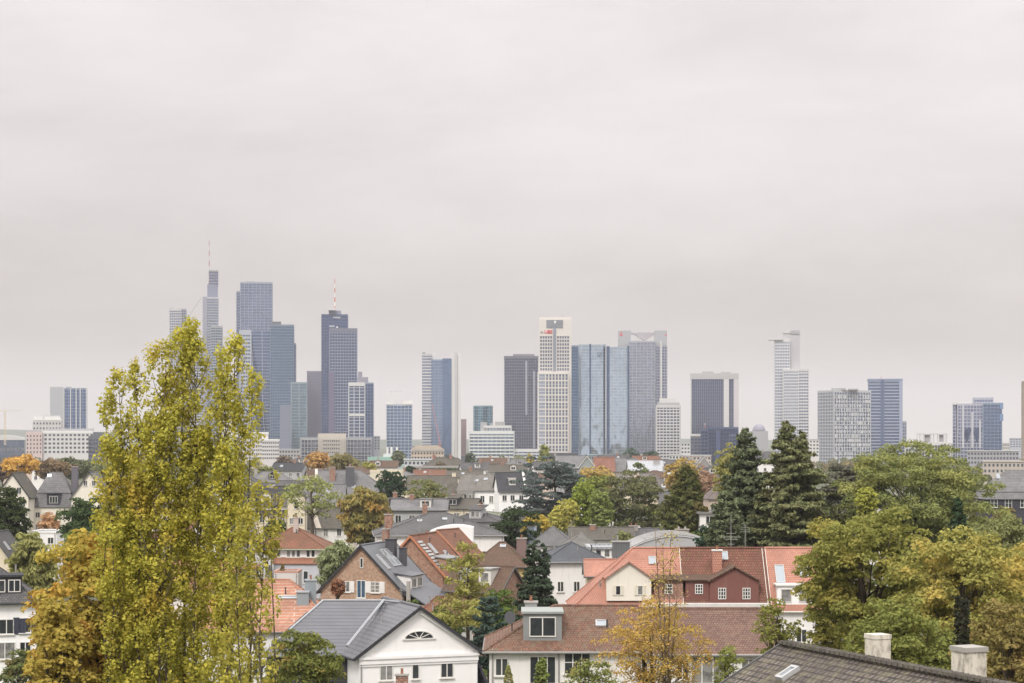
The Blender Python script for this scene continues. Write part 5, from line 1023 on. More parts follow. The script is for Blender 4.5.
def mid_houses():
    # left
    h = Q('townhouse', 'cream gabled townhouse with dark roof at the far left', 2, 34, 480, 473, 496, 11, roof='gable', yaw=90, wall=CREAM2, rmat=T_GBR, trim=DTRIM); h.row('L', [-1.6, 1.6], Z(494, 475), w=1.1, h=1.6); h.auto('L', 3, [Z(507, 475), Z(521, 475)])
    h = Q('townhouse', 'mansard townhouse with white-framed slate dormer left of the dark tree', 36, 76, 484, 472, 507, 6.6, roof='mansard', wall=CREAM2, rmat=T_LGREY, brk=Z(493, 480)); h.dormer('F', .2, 3.4, 3.2, 2.9, 'flat', mat=SLW, rmat=T_DARK, wins=1, ww=2.0, wh=1.7, nc=3, zb=Z(506, 480)); h.skylight('F', -1.5, .86, 1.0, 1.2); h.auto('F', 4, [Z(518, 479), Z(530, 479)])
    h.chimney(4.6, 0, Z(467, 484), 1.5, 1, plain((.14,.13,.15), .8), 2)
    h = Q('townhouse', 'cream townhouse with twin skylights and curved eave half hidden by the poplar', 76, 112, 482, 472, 497, 10, roof='gable', yaw=90, wall=CREAM2, rmat=T_LGREY); h.skylight('F', -3, .6, 1, 1.4); h.row('L', [-1, 1], Z(486, 477), w=.9, h=1.3); h.auto('L', 3, [Z(507, 477), Z(519, 477)])
    h = Q('flat_roofed_house', 'white flat-roofed cube house below the cream townhouses', 36, 62, 335, 531, 533, 8, roof='flat', wall=PWHITE, rmat=FLATG, trim=PWHITE, ov=.1); h.win('F', 1.2, Z(544, 331), 1, 1.1); h.win('F', -.8, Z(544, 331), .8, 1)
    h = Q('grey_roofed_house', 'grey roofed house at the left edge above the white house', -20, 20, 300, 532, 562, 9, roof='gable', yaw=90, wall=CREAM, rmat=T_GREY); h.skylight('F', -2, .5, .9, 1.4)
    # centre left
    h = Q('yellow_gabled_house', 'pale yellow gabled house front with brown side right of the poplar', 289, 306, 430, 488, 496, 5, roof='gable', yaw=90, wall=YELL if False else CREAM, rmat=T_GBR); h.win('L', 0, Z(509, 427), 1.0, 1.9, nc=1); h.auto('L', 2, [3, 8])
    h = Q('slate_roofed_house', 'house with steep dark slate slopes and pale party wall behind the yellow column tree', 240, 290, 440, 487, 512, 10, roof='gable', wall=CREAM, rmat=T_DARK); h.dormer('F', -2.5, 4.2, 2.2, 2.2, 'flat', mat=SLW, wins=1); h.skylight('F', 2.5, .5, 1, 1.4); h.chimney(-5.2, 0, Z(483, 440), .5, 9, PINKW, 0); h.auto('F', 5, [4, 8])
    h = Q('grey_hipped_house', 'large dark grey hipped roof with brick chimney and strip of attic windows', 318, 401, 560, 470.5, 501, 20, roof='halfhip', hipx=11.5, wall=plaster((.30,.28,.27)), rmat=T_LGREY, yaw=184); h.chimney(7.5, 3, Z(468, 560), 1.6, 1.2, BRK, 1); h.chimney(2.6, 4, Z(467, 560), 2.4, 3, plain((.10,.10,.11), .8), 0); h.row('B', [-9+1.3*i for i in range(9)], Z(507.5, 550), w=.85, h=1.5, nc=1); h.skylight('B', -1.6, .45, .9, 1.2)
    m = MB(); m.slab([(12.4, 10.9, 0), (9.4, 10.9, 0), (11.7, 0, h.r+.5), (12.4, 0, h.r+.5)], .6); m.build('party_wall', plaster((.66,.61,.54)), h.root)
    h.chimney(-1, 10.8, Z(504, 550), 1.4, 1, BRK, 0)
    h = Q('brown_roofed_house', 'long low grey-brown roof with stone verge below the big grey hip', 303, 366, 440, 509, 527, 9, roof='gable', wall=OFFW, rmat=T_GBR); h.skylight('F', 3, .5, .9, .9); h.row('F', [-4, -1.5, 1.4, 4], Z(536, 436), w=1, h=1.8)
    m = MB(); m.slab([(-3.6, -5, h.e-.2), (-2.4, -5, h.e-.2), (-4.6, 0, h.r+.9), (-5.6, 0, h.r+.9)], .35); m.slab([(4.4, -5.2, 0), (5.5, -5.2, 0), (2.5, -2.6, h.e+2.6), (1.4, -2.6, h.e+2.6), (4.4, -5.2, h.e-.2)], .35); m.build('party_wall', plaster((.56,.50,.42)), h.root)
    h = Q('grey_roofed_house', 'grey tiled roof with small skylights left of the weeping tree', 303, 345, 470, 485, 505, 9, roof='gable', wall=CREAM, rmat=T_LGREY); h.skylight('F', -2, .5, .8, 1.1); h.skylight('F', 1, .6, .8, 1.1)
    h = Q('grey_hipped_house', 'broad light grey hipped roof behind the brick gable house', 376, 500, 335, 513.5, 535, 17, roof='hip', hipx=9, wall=OFFW, rmat=tiles((.175,.175,.18), (.135,.13,.135), .3, .3, .15), yaw=5, trim=GUT); h.skylight('F', -3.2, .62, .7, .8); h.skylight('F', 1.0, .7, .7, .8); h.chimney(-8.4, -3.5, Z(515, 330), 1.3, .9, BRK, 1); h.chimney(-2, 4.5, Z(504, 342), .8, .7, BRK, 1); h.auto('F', 9, [3, 6.5])
    # white curved gable
    D = 312; t = thing('curved_gable_house', 'white house with round arched parapet gable in front of the grey hip', 'house', (X(458, D), D, 0)); n = 12; x0, x1 = X(431, D)-X(458, D), X(474, D)-X(458, D); m = MB(); zb = Z(536, D)
    P = [(x0+(x1-x0)*i/n, zb+(Z(524.5, D)-zb)*math.sin(math.pi*min(1, .12+.62*(i/n)))**.7) for i in range(n+1)]; ws = [(x0, 0, 0)]+[(a, 0, z) for a, z in P]+[(x1, 0, 0)]; m.slab(ws[::-1], -.5); m.slab([(a, b-4, c) for a, b, c in ws][::-1], -.4); m.build('wall', PWHITE, t)
    m = MB(); [m.slab([(P[i][0], -4.1, P[i][1]+.05), (P[i+1][0], -4.1, P[i+1][1]+.05), (P[i+1][0], .6, P[i+1][1]+.05), (P[i][0], .6, P[i][1]+.05)], .12) for i in range(n)]; m.build('roof', plain((.62,.61,.59), .6), t)
    D = 296; h = Q('slate_gabled_house', 'slate gable wall with orange tiled verge in front of the white curved gable', 428, 468, D, 530, 556, 8, roof='gable', yaw=62, wall=tiles((.20,.20,.20), (.15,.15,.155), .3, .3, .1), rmat=T_RED, trim=plain((.46,.20,.12), .8)); h.chimney(-3.4, 1.6, Z(533, D), .8, .8, plaster((.50,.33,.24)), 1)
    h = Q('cream_house', 'cream rendered house with grey-brown roof beside the white-walled row', 408, 456, 590, 476, 489, 12, roof='gable', wall=CREAM, rmat=T_GBR); h.auto('F', 5, [Z(499, 584), Z(511, 584)], w=1.3, h=1.8); h.chimney(6.5, 0, Z(473, 590), 1.2, 1, CREAM, 1)
    h = Q('cream_house', 'narrow cream house end with a small red-roofed gable in front', 440, 463, 560, 484, 494, 8, roof='hip', wall=CREAM2, rmat=T_GBR); h.auto('F', 3, [Z(503, 556), Z(513, 556)], w=1, h=1.7)
    h = Q('small_gabled_house', 'tiny white gable with red roof and round window among the trees', 434, 447, 480, 503, 511, 6, roof='gable', yaw=90, wall=PWHITE, rmat=T_RED); h.win('L', 0, Z(512, 477), .7, .8, nc=1)
    h = Q('white_walled_house', 'white-walled row house with worn light grey roof and slatted balcony', 462, 502, 560, 475, 490, 12, roof='gable', yaw=-12, wall=PWHITE, rmat=tiles((.30,.28,.27), (.22,.20,.19), .3, .3, .5)); h.row('F', [1.5, 4.], Z(503, 553), w=1.2, h=2); h.skylight('F', -1, .6, 1, 1); h.skylight('F', 1.5, .7, 1, 1)
    m = MB(); m.box(-5.4, -.8, -7.5, -6.02, h.e-4.2, h.e-.3); m.build('balcony', plaster((.25,.24,.22)), h.root); h.row('F', [-4.5, -3, -1.6], h.e-3, w=.9, h=1.9, nc=1, off=1.5)
    h = Q('white_walled_house', 'white-walled house with dark mansard, white dormer and party wall left of the cedar', 496, 536, 550, 473, 491, 12, roof='gable', yaw=8, wall=PWHITE, rmat=T_DARK); h.row('F', [-4, -1.8, .6], Z(501, 544), w=1.2, h=1.6); h.dormer('F', -1.6, 4.2, 1.8, 1.9, 'flat', mat=WTRIM, rmat=WTRIM, wins=1); m = MB(); m.slab([(1.6, -6.4, h.e), (2.2, -6.4, h.e), (2.2, 0, h.r+.7), (1.6, 0, h.r+.7)], .5); m.build('party_wall', WTRIM, h.root)
    h = Q('flat_roofed_house', 'wide flat building with mossy gravel roof behind the dark yew', 459, 516, 430, 512, 518, 20, roof='hip', hipx=8, wall=plaster((.24,.23,.22)), rmat=FLATM, ov=.5, cat='building')
    h = Q('flat_roofed_house', 'flat grey roof with dark fascia above the dark yew', 508, 562, 450, 508, 513, 16, roof='hip', hipx=7, wall=plaster((.26,.25,.24)), rmat=FLATG, ov=.5, cat='building'); h.skylight('F', -2.5, .4, 1.2, 2)
    h = Q('long_flat_building', 'very long low building with flat grey roof edge in the middle distance', 408, 505, 850, 466, 468, 16, roof='flat', wall=plaster((.30,.28,.27)), rmat=FLATG, trim=plain((.33,.31,.30), .8), cat='building'); h.auto('F', 16, [Z(475, 842)], w=1.4, h=2)
    h = Q('dormered_building', 'grey roofed block with chimneys rising above the long flat building', 423, 470, 960, 458, 466, 12, roof='hip', wall=GRYW, rmat=T_GBR, cat='building'); h.chimney(-6, 0, Z(455, 960), 1.4, 2, plaster((.3,.14,.12)), 2); h.chimney(2, 0, Z(455, 960), 1.4, 2, plaster((.3,.16,.14)), 2); h.chimney(8, 0, Z(456, 960), 2, 2, DGREY, 1)
    h = Q('cream_blank_building', 'plain cream blank-walled building behind the dark round pine', 371, 403, 640, 470, 472, 9, roof='flat', wall=plaster((.64,.58,.46)), rmat=FLATG, trim=CREAM, ov=.05, cat='building')
    # behind spruce
    h = Q('brown_hipped_house', 'yellow-walled house with brown hipped tile roof left of the tall spruce', 474, 530, 268, 543, 566, 10, roof='hip', hipx=3.4, wall=YELL, rmat=T_BROWN, yaw=-4, near=True, trim=DTRIM); h.skylight('F', .2, .82, .7, .6); h.auto('F', 4, [2.5, 5.5]); h.chimney(2.6, .5, Z(539, 268), 1.3, .9, plaster((.22,.15,.14)), 1)
    h = Q('blue_grey_roofed_house', 'cream house with blue-grey hipped roof partly behind the tall spruce', 540, 603, 250, 543, 561, 9.5, roof='hip', hipx=4.2, wall=OFFW, rmat=tiles((.14,.15,.17), (.11,.115,.13), .3, .3, .08), near=True, yaw=6, trim=ZINC); h.row('F', [1.3, 2.6], Z(574, 245), w=.8, h=1.3, nc=2); h.row('F', [-2, 0, 2.4], Z(592, 245), w=.8, h=1.3); h.row('F', [-2, 0, 2.4], 1.5)
    h = Q('grey_hipped_house', 'grey hipped roof with pale blue box at its left end behind the spruce tip', 531, 575, 345, 527, 545, 12, roof='hip', hipx=5, wall=OFFW, rmat=tiles((.21,.205,.21), (.17,.165,.17), .3, .3, .15), yaw=-3); h.chimney(-3.6, -1, Z(527, 342), 1.6, 1.2, plain((.36,.42,.52), .7), 0); h.row('F', [-1.5, 1], 4)
    h = Q('grey_hipped_house', 'small grey-beige hipped roof beside the pale annex', 566, 596, 322, 533, 546, 9, roof='hip', wall=CREAM, rmat=tiles((.27,.25,.235), (.2,.19,.18), .3, .3, .3)); h.auto('F', 3, [Z(557, 318)])
    h = Q('long_grey_roofed_building', 'long slate-grey roof running behind the trees above the pale annex', 570, 632, 350, 528, 539, 10, roof='gable', wall=OFFW, rmat=T_GBR, cat='building'); h.auto('F', 8, [6]); h.chimney(-1.5, -1, Z(525, 350), 1, .8, BRK, 0)
    h = Q('long_grey_roofed_building', 'right part of the long slate-grey roof with chimney stacks', 632.5, 668, 352, 529, 539, 10, roof='gable', wall=OFFW, rmat=T_GREY, cat='building'); h.chimney(-3, -1, Z(526, 352), 1.6, .8, plaster((.35,.31,.28)), 2)
    # centre-right back
    h = Q('grey_roofed_house', 'grey roof with two small white skylights left of the brown thuja', 632, 674, 545, 475, 496, 14, roof='hip', hipx=5, wall=CREAM, rmat=tiles((.24,.21,.20), (.18,.16,.155), .3, .3, .2)); h.skylight('F', 0, .45, 1, 1.4); h.skylight('F', 2.6, .45, 1, 1.4); h.row('F', [-2, 0, 2], Z(506, 538), w=1.4, h=2); h.chimney(-4.5, 0, Z(473, 545), 1.2, 1, PINKW, 1)
    h = Q('grey_roofed_house', 'light grey-brown gabled roof behind the brownish round tree', 618, 652, 600, 474, 490, 12, roof='gable', wall=CREAM, rmat=tiles((.28,.25,.24), (.22,.2,.19), .3, .3, .2)); h.dormer('F', 2, 4.5, 2.4, 2, 'gable', mat=WTRIM, wins=1)
    h = Q('red_roofed_house', 'house with dull red roof half below the mirrored towers', 594, 614, 760, 457.5, 471, 12, roof='gable', wall=CREAM, rmat=tiles((.33,.16,.12), (.26,.12,.09), .4, .4, .2)); h = Q('grey_roofed_house', 'house with violet-grey roof right of the dull red roof half', 614.5, 636, 762, 458.5, 471, 12, roof='gable', wall=CREAM, rmat=T_LGREY); h.chimney(1, 0, Z(455, 762), 1.2, 1, DGREY, 1)
    h = Q('white_roofed_building', 'building with pale almost white flat-pitched roof below the grey crowned tower', 628, 662, 720, 461, 471, 16, roof='gable', wall=OFFW, rmat=SHEETL, cat='building'); h.chimney(4, -2, Z(461, 716), 2, 2, plaster((.4,.38,.38)), 1)
    h = Q('flat_roofed_house', 'low building with long white roof edge right of the grey skylight roof', 664, 716, 640, 478, 481, 14, roof='flat', wall=plaster((.4,.37,.34)), rmat=SHEETL, trim=WTRIM, cat='building')
    h = Q('grey_roofed_house', 'dark violet-grey gable roof left of the white verge roof', 556, 585, 700, 456, 468, 14, roof='gable', wall=GRYW, rmat=T_LGREY); h = Q('grey_roofed_house', 'small dark gabled roof with pale verge below the twin mirrored towers', 579, 594, 680, 456, 466, 10, roof='gable', yaw=90, wall=plaster((.3,.33,.33)), rmat=T_DARK, trim=WTRIM)
    h = Q('pink_walled_house', 'pinkish house with brown roof between the thuja and the dark firs', 706, 742, 430, 479, 498, 12, roof='hip', hipx=4, wall=PINKW, rmat=tiles((.25,.2,.19), (.2,.16,.15), .3, .3, .2)); h.auto('F', 4, [Z(512, 424), Z(524, 424)])
    h = Q('flat_roofed_house', 'low grey flat-roofed building between thuja and dark firs', 697, 728, 330, 511, 514, 10, roof='flat', wall=OFFW, rmat=FLATG, trim=plain((.2,.19,.18), .8), cat='building'); h.row('F', [-1, 1.4], Z(524, 325), w=1.2, h=1.3)
    h = Q('small_gabled_house', 'small grey gabled house with white verge below the navy cubes', 694, 712, 900, 457, 468, 12, roof='gable', yaw=90, wall=plaster((.3,.28,.28)), rmat=T_LGREY, trim=WTRIM)
    h = Q('grey_roofed_house', 'weathered low grey roof strip behind the brown thuja foot', 600, 668, 300, 541, 546, 8, roof='gable', wall=OFFW, rmat=T_GBR) if False else None
    # right
    h = Q('mansard_apartment_house', 'slate mansard house with arched white windows at the right edge', 979, 1060, 435, 470, 499, 12, roof='mansard', wall=SLW, rmat=T_LGREY, brk=Z(492, 429), cat='building'); 
    for u in (-7, -3.9, -.6): h.win('F', u, Z(507.5, 429), 1.5, 1.9, nc=2, nr=2)
    for u, t in ((-5, .85), (-2, .55), (-.3, .55), (.6, .55)): h.skylight('F', u, t*.9, .7, 1.4)
    h = Q('grey_roofed_house', 'dark house strip between the grey tree and right picture edge', 1000, 1040, 330, 545, 560, 9, roof='hip', wall=CREAM, rmat=T_GREY)

near_houses(); mid_houses()

def far_houses():
    rng = random.Random(11)
    spec = [ # px, D, width m, ridge row, eave row, roof, wall, words
        (300, 900, 12, 458.5, 464, T_GREY, OFFW, 'small grey roofed house under the left end of the scaffolded block'),
        (345, 820, 13, 463, 469, T_LGREY, CREAM, 'light grey roofed house right of the orange-leaved tree'),
        (290, 760, 12, 463, 470, T_DARK, GRYW, 'dark roofed house behind the poplar right edge'),
        (430, 760, 12, 470, 475, T_RED, OFFW, 'small red roofed house among trees left of the long flat building'),
        (518, 900, 13, 459.5, 466, T_LGREY, GRYW, 'grey gabled roof right of the long flat building'),
        (508, 740, 14, 465, 472, T_GBR, OFFW, 'grey-brown roof with white balcony rail above the white-walled row'),
        (560, 980, 12, 456, 461, T_BROWN, CREAM, 'small brown roof right of the little yellow poplars'),
        (645, 980, 12, 456, 461, T_RED, CREAM, 'small dull red roof behind the pale roofed building'),
        (668, 860, 12, 460, 466, T_GREY, OFFW, 'grey roof left of the orange-topped trees'),
        (689, 1000, 11, 459, 463, T_LGREY, WTRIM, 'pale roof left of the small gabled house'),
        (20, 900, 15, 456, 461, T_BROWN, PINKW, 'brownish roof far left behind the orange tree'),
        (50, 820, 13, 461, 466, T_GREY, OFFW, 'grey roof far left behind the bare brown trees'),
        (760, 900, 14, 452, 459, T_GREY, OFFW, 'grey roof hidden between the two dark firs'),
        (358, 700, 13, 467, 473, T_BROWN, OFFW, 'brown roof just above the big grey hip'),
        (465, 690, 12, 471, 477, T_GBR, CREAM, 'low grey-brown roof left of the worn grey roof'),
        (270, 600, 14, 472, 482, T_LGREY, OFFW, 'light grey roof right of the poplar at mid height'),
        (245, 520, 13, 476, 488, T_GREY, OFFW, 'grey roof glimpsed behind the poplar stems'),
        (180, 420, 13, 490, 505, T_BROWN, OFFW, 'brown roof behind the poplar foliage'),
        (190, 300, 12, 520, 540, T_RED, PWHITE, 'red roofed white house behind the poplar foliage'),
        (215, 330, 12, 518, 535, T_LGREY, PWHITE, 'pale roofed house glimpsed between poplar stems'),
        (860, 420, 14, 492, 505, T_GREY, OFFW, 'grey roof hidden behind the grey cedar'),
        (590, 600, 13, 481, 490, T_GBR, OFFW, 'grey-brown roof behind the yellow-green trees'),
        (680, 480, 12, 492, 503, T_GREY, CREAM, 'grey roof behind the brown thuja'),
        (640, 420, 12, 506, 515, T_GBR, OFFW, 'grey-brown roof at the foot of the round brownish tree'),
        (415, 640, 12, 479, 486, T_BROWN, CREAM, 'brown roof behind the slim green tree'),
        (402, 720, 12, 471, 477, T_LGREY, OFFW, 'light grey roof between the dark round pine and the cream house'),
        (324, 640, 11, 470, 477, T_BROWN, CREAM, 'brown roof peeping above the left end of the light grey hip'),
        (300, 520, 12, 481, 492, T_GREY, OFFW, 'grey roof behind the pale yellow gabled house'),
        (276, 440, 12, 492, 505, T_GBR, PWHITE, 'grey-brown roof between poplar column and yellow gabled house'),
        (535, 640, 12, 474, 482, T_BROWN, PINKW, 'brown roof just left of the blue-grey cedar'),
        (550, 760, 13, 462, 469, T_GREY, OFFW, 'grey roof behind the blue-grey cedar top'),
        (493, 980, 14, 458, 463, T_BROWN, CREAM, 'brownish roof below the white banded office'),
        (475, 820, 12, 463, 469, T_GREY, OFFW, 'grey roof above the worn light grey roof'),
        (384, 850, 12, 461, 467, T_BROWN, OFFW, 'brown roof at the foot of the mint green netting'),
        (420, 405, 11, 500, 510, T_LGREY, GRYW, 'light grey roof behind the broad grey hipped roof'),
        (455, 420, 10, 499, 508, T_GBR, CREAM, 'small grey-brown roof above the white arched gable'),
        (388, 420, 10, 499, 509, T_GREY, GRYW, 'grey roof right of the weeping tree'),
        (655, 640, 11, 471, 478, T_BROWN, OFFW, 'brown roof left of the orange-topped tree'),
        (705, 640, 12, 468, 475, T_GREY, PINKW, 'grey roof above the pinkish-brown tree'),
        (612, 900, 12, 455, 460, T_GREY, OFFW, 'small grey roof directly under the mirrored towers'),
        (478, 365, 9, 513, 521, T_GREY, GRYW, 'low grey roof left of the dark yew'),
    ]
    for px, D, w, pr, pe, rm, wl, lab in spec:
        hd = rng.uniform(8, 11); e, r = Z(pe, D-hd/2), Z(pr, D)
        h = House(lab.split(' under')[0] and 'house', lab, px, D, w, hd, e, max(r, e+1.5), yaw=rng.choice([0, 0, 8, -10, 15]), roof=rng.choice(['gable', 'hip', 'gable']), wall=wl, rmat=rm)
        h.auto('F', 4, [max(1, e-2.6), max(.5, e-5.6)], w=1.2, h=1.6)
        h.chimney(rng.uniform(-w/3, w/3), 0, h.r+rng.uniform(.8, 1.4), .9, .7, rng.choice([BRK, CONC]), 1)
        if rng.random() < .5: h.dormer('F', rng.uniform(-w/5, w/5), h.d*.4, 2.2, 1.7, rng.choice(['flat', 'gable', 'shed']), mat=rng.choice([WTRIM, SLW, wl]), wins=1)
        elif h.kind == 'gable': h.skylight('F', rng.uniform(-w/4, w/4), .5, .9, 1.3)
far_houses()
_r = random.Random(5)
for _h in HOUSES:
    if -620 < -_h.root.location.y < -80: _h.clutter(_r)
# ------------------------------------------------------------------ planting
YG = lambda: leafmat((.30,.29,.035), (.16,.19,.03), (.42,.27,.03), .35, .60)
def planting():
    # great poplar
    columns('poplar_tree', 'tall many-stemmed poplar with yellow-green leaves rising above the skyline', [
        (196, 321, 700, 19, 0), (180, 329, 560, 17, .6), (166, 341, 480, 15, -.4), (234, 337, 640, 18, .5), (226, 352, 700, 14, -.4), (249, 370, 470, 11, .2), (164, 385, 560, 12, .8), (139, 364, 560, 11, -.2), (119, 366, 560, 12, .3),
        (128, 410, 640, 22, .6), (114, 440, 700, 17, -.4), (160, 415, 700, 24, -.6), (195, 430, 720, 26, .9), (232, 440, 740, 20, -.9), (146, 480, 720, 26, .2), (106, 396, 425, 7, 0)], 85,
        leafmat((.55,.48,.055), (.30,.31,.045), (.56,.38,.05), .25, .60, .38), seed=4, leaf=.115, dens=1.25, cx=195, stemr=.13)
    columns('poplar_tree', 'lower yellow-green poplar column at the right side of the tall poplar', [(262, 482, 740, 15, 0), (247, 505, 740, 15, .5), (273, 470, 560, 8, .3), (240, 545, 740, 13, -.5)], 80, leafmat((.48,.41,.06), (.27,.275,.045), (.55,.38,.05), .3, .62, .36), seed=9, leaf=.13, dens=1.05, cx=255, stemr=.12)
    tree('maple_tree', 'golden orange maple with dense crown left of the poplar stems', 100, 88, 534, 128, leafmat((.48,.37,.06), (.33,.28,.05), (.54,.30,.05), .4, .56, .36), pbot=740, seed=2, leaf=.17, dens=1.0, cr=.2, amp=.2)
    tree('maple_tree', 'small orange-red maple in the bottom left beside the golden one', 60, 84, 598, 64, leafmat((.46,.35,.06), (.34,.28,.05), (.54,.26,.05), .6, .58, .38), pbot=760, seed=12, leaf=.15, cr=.25)
    tree('maple_tree', 'olive-gold maple under the poplar stems', 150, 92, 590, 90, leafmat((.30,.26,.03), (.2,.2,.03), (.42,.27,.03), .5, .6), pbot=780, seed=14, leaf=.16, dens=.8)
    tree('maple_tree', 'mixed green and rust maple in front of the dark metal tile roof', 303, 118, 627, 84, leafmat((.20,.21,.05), (.11,.14,.03), (.34,.16,.05), .7, .60), pbot=740, seed=21, leaf=.135, dens=.8, hole=.15, amp=.35)
    # left
    tree('round_tree', 'dark olive dome-shaped tree at the left edge', 8, 330, 487, 46, leafmat((.07,.09,.035), (.045,.065,.025)), pbot=560, seed=31, cr=.18, amp=.1, dens=1.2)
    tree('willow_tree', 'pale yellow-green weeping tree beside the white house', 33, 230, 531, 46, leafmat((.33,.32,.11), (.24,.25,.08)), pbot=620, seed=32, cr=.2, amp=.15, droop=1.2, asp=2.6, dens=1.1)
    tree('evergreen_tree', 'dark green bushy evergreen between willow and poplar', 88, 300, 496, 66, leafmat((.07,.11,.04), (.045,.075,.03), (.12,.16,.05), .2, .6), pbot=575, seed=33, cr=.2)
    tree('orange_tree', 'bright orange autumn tree on the left skyline edge', 19, 640, 454, 38, leafmat((.64,.40,.08), (.52,.30,.06)), pbot=478, seed=34, cr=.25, cat='tree')
    for i, (px, w, pt, c, lab) in enumerate(((50, 40, 458, ((.25,.17,.10), (.2,.15,.08)), 'brownish thinning tree right of the bright orange tree'), (72, 34, 456, ((.16,.17,.09), (.12,.13,.07)), 'olive tree behind the slate townhouses'), (93, 38, 460, ((.24,.26,.11), (.18,.2,.09)), 'pale green tree left of the poplar, above the townhouses'), (2, 26, 459, ((.24,.16,.11), (.2,.14,.09)), 'rusty brown tree at the left edge behind the orange one'))):
        tree('autumn_tree', lab, px, 700+i*14, pt, w, leafmat(*c), pbot=482, seed=40+i)
    tree('bush', 'scruffy green bush below the dark shuttered windows', 22, 168, 646, 44, leafmat((.18,.20,.07), (.1,.13,.04), (.3,.18,.07), .8, .6), pbot=710, seed=45, cat='bush', dens=.7, trunkr=.08)
    hedge('clipped_hedge', 'dark clipped hedge in the bottom left corner', -14, 20, 160, 670, 2, leafmat((.06,.10,.025), (.04,.07,.02)))
    tree('small_green_tree', 'small fresh green tree above the golden maple', 72, 270, 528, 22, leafmat((.16,.22,.06), (.12,.17,.04)), pbot=570, seed=46, cat='tree')
    tree('flowering_bush', 'small orange-pink bush before the cream mansard house', 50, 420, 516, 20, leafmat((.5,.28,.14), (.42,.24,.12)), pbot=540, seed=47, cat='bush')
    # centre left
    tree('thin_tree', 'airy light green tree with open branches before the yellow gable', 312, 395, 472, 66, leafmat((.30,.32,.10), (.22,.25,.08)), pbot=520, seed=51, dens=.4, hole=.4, cr=.18)
    tree('orange_tree', 'sparse orange-yellow tree under the scaffolded building', 318, 720, 451, 26, leafmat((.50,.27,.08), (.42,.28,.1)), pbot=472, seed=52, dens=.7)
    tree('autumn_tree', 'olive autumn tree right of the sparse orange one', 343, 730, 455, 30, leafmat((.26,.22,.08), (.2,.19,.07)), pbot=474, seed=53)
    tree('autumn_tree', 'yellow-olive low tree beside the cream blank wall', 368, 705, 462, 18, leafmat((.36,.34,.08), (.28,.27,.07)), pbot=480, seed=54)
    tree('autumn_tree', 'grey-brown tree left of the sparse orange one', 286, 800, 456, 20, leafmat((.20,.15,.11), (.17,.14,.1)), pbot=474, seed=55)
    tree('pine_tree', 'dark rounded pine before the cream blank wall', 391, 520, 471, 32, leafmat((.045,.08,.04), (.03,.055,.03)), pbot=505, seed=56, cr=.24, cat='tree')
    tree('weeping_tree', 'weeping tree turning gold at the top beside the brick chimney', 366, 385, 486, 48, leafmat((.32,.25,.07), (.17,.18,.06), (.46,.27,.06), .25, .58), pbot=550, seed=57, droop=1.3, asp=2.8, cr=.2, dens=1.1)
    tree('weeping_tree', 'pale silvery weeping shrub above the brick gable', 338, 300, 540, 42, leafmat((.26,.29,.14), (.20,.24,.11)), pbot=600, seed=58, droop=1.2, asp=3, dens=.7)
    tree('small_green_tree', 'green and rust tree before the cream rendered house', 425, 480, 478, 46, leafmat((.20,.22,.08), (.14,.17,.06), (.3,.2,.1), .5, .6), pbot=520, seed=59, dens=.65, hole=.2)
    tree('evergreen_tree', 'small dark round evergreen above the grey-brown roof', 410, 800, 466, 14, leafmat((.05,.08,.04), (.035,.06,.03)), pbot=482, seed=60)
    tree('evergreen_tree', 'dark green creeper-covered tree right of the long flat building', 447, 790, 467, 34, leafmat((.08,.11,.05), (.06,.08,.04)), pbot=480, seed=61)
    tree('autumn_tree', 'orange bushy tree left of the brick gable chimney', 390, 330, 520, 22, leafmat((.38,.28,.06), (.25,.22,.06)), pbot=550, seed=62) if False else None
    tree('yew_tree', 'dark green spreading yew below the white-walled houses', 514, 345, 510, 50, leafmat((.055,.08,.035), (.04,.06,.025)), pbot=552, seed=63, cr=.22)
    tree('bush', 'yellow autumn bush right of the dark yew', 537, 385, 514, 28, leafmat((.55,.40,.06), (.42,.34,.06)), pbot=538, seed=64, cat='bush')
    tree('blue_cedar', 'large blue-grey cedar with layered boughs in the centre', 556, 440, 458, 66, leafmat((.13,.16,.15), (.09,.115,.11)), pbot=525, seed=65, cr=.17, flat=.4, amp=.35, dens=1.1, cat='tree')
    for i, (px, D, pt, w, pb, c, lab) in enumerate((
        (563, 372, 499, 30, 536, ((.46,.42,.09), (.36,.34,.07)), 'yellow-leaved tree at the foot of the blue-grey cedar'),
        (583, 378, 482, 30, 536, ((.27,.31,.05), (.20,.25,.04)), 'bright yellow-green conifer-like tree right of the yellow one'),
        (600, 370, 490, 26, 536, ((.25,.29,.08), (.17,.21,.06)), 'fresh green pointed tree in the middle group'),
        (598, 420, 474, 30, 530, ((.24,.26,.06), (.17,.2,.05)), 'olive-green tree at the back of the middle group'),
        (630, 385, 476, 58, 538, ((.17,.17,.075), (.10,.115,.05)), 'broad olive-brown round tree right of the fresh green one'),
        (655, 400, 505, 20, 535, ((.26,.30,.08), (.2,.24,.06)), 'small light green tree between the round tree and the thuja'),
        (596, 560, 466, 40, 495, ((.48,.33,.10), (.36,.28,.09)), 'orange-yellow tree behind the middle group'),
        (580, 500, 476, 36, 505, ((.20,.18,.15), (.16,.15,.13)), 'grey-brown bare-looking tree right of the cedar'),
        (565, 270, 562, 34, 620, ((.24,.29,.05), (.17,.22,.04)), 'yellow-green tree behind the tall spruce'),
        (503, 280, 575, 30, 640, ((.24,.27,.05), (.18,.21,.04)), 'leafy green bush left of the tall spruce'),
        (497, 205, 588, 44, 660, ((.13,.19,.04), (.09,.13,.03)), 'bright green bush between the blue spruce and tall spruce'),
        )): 
        tree('garden_tree', lab, px, D, pt, w, leafmat(*c), pbot=pb, seed=70+i, up=.5)
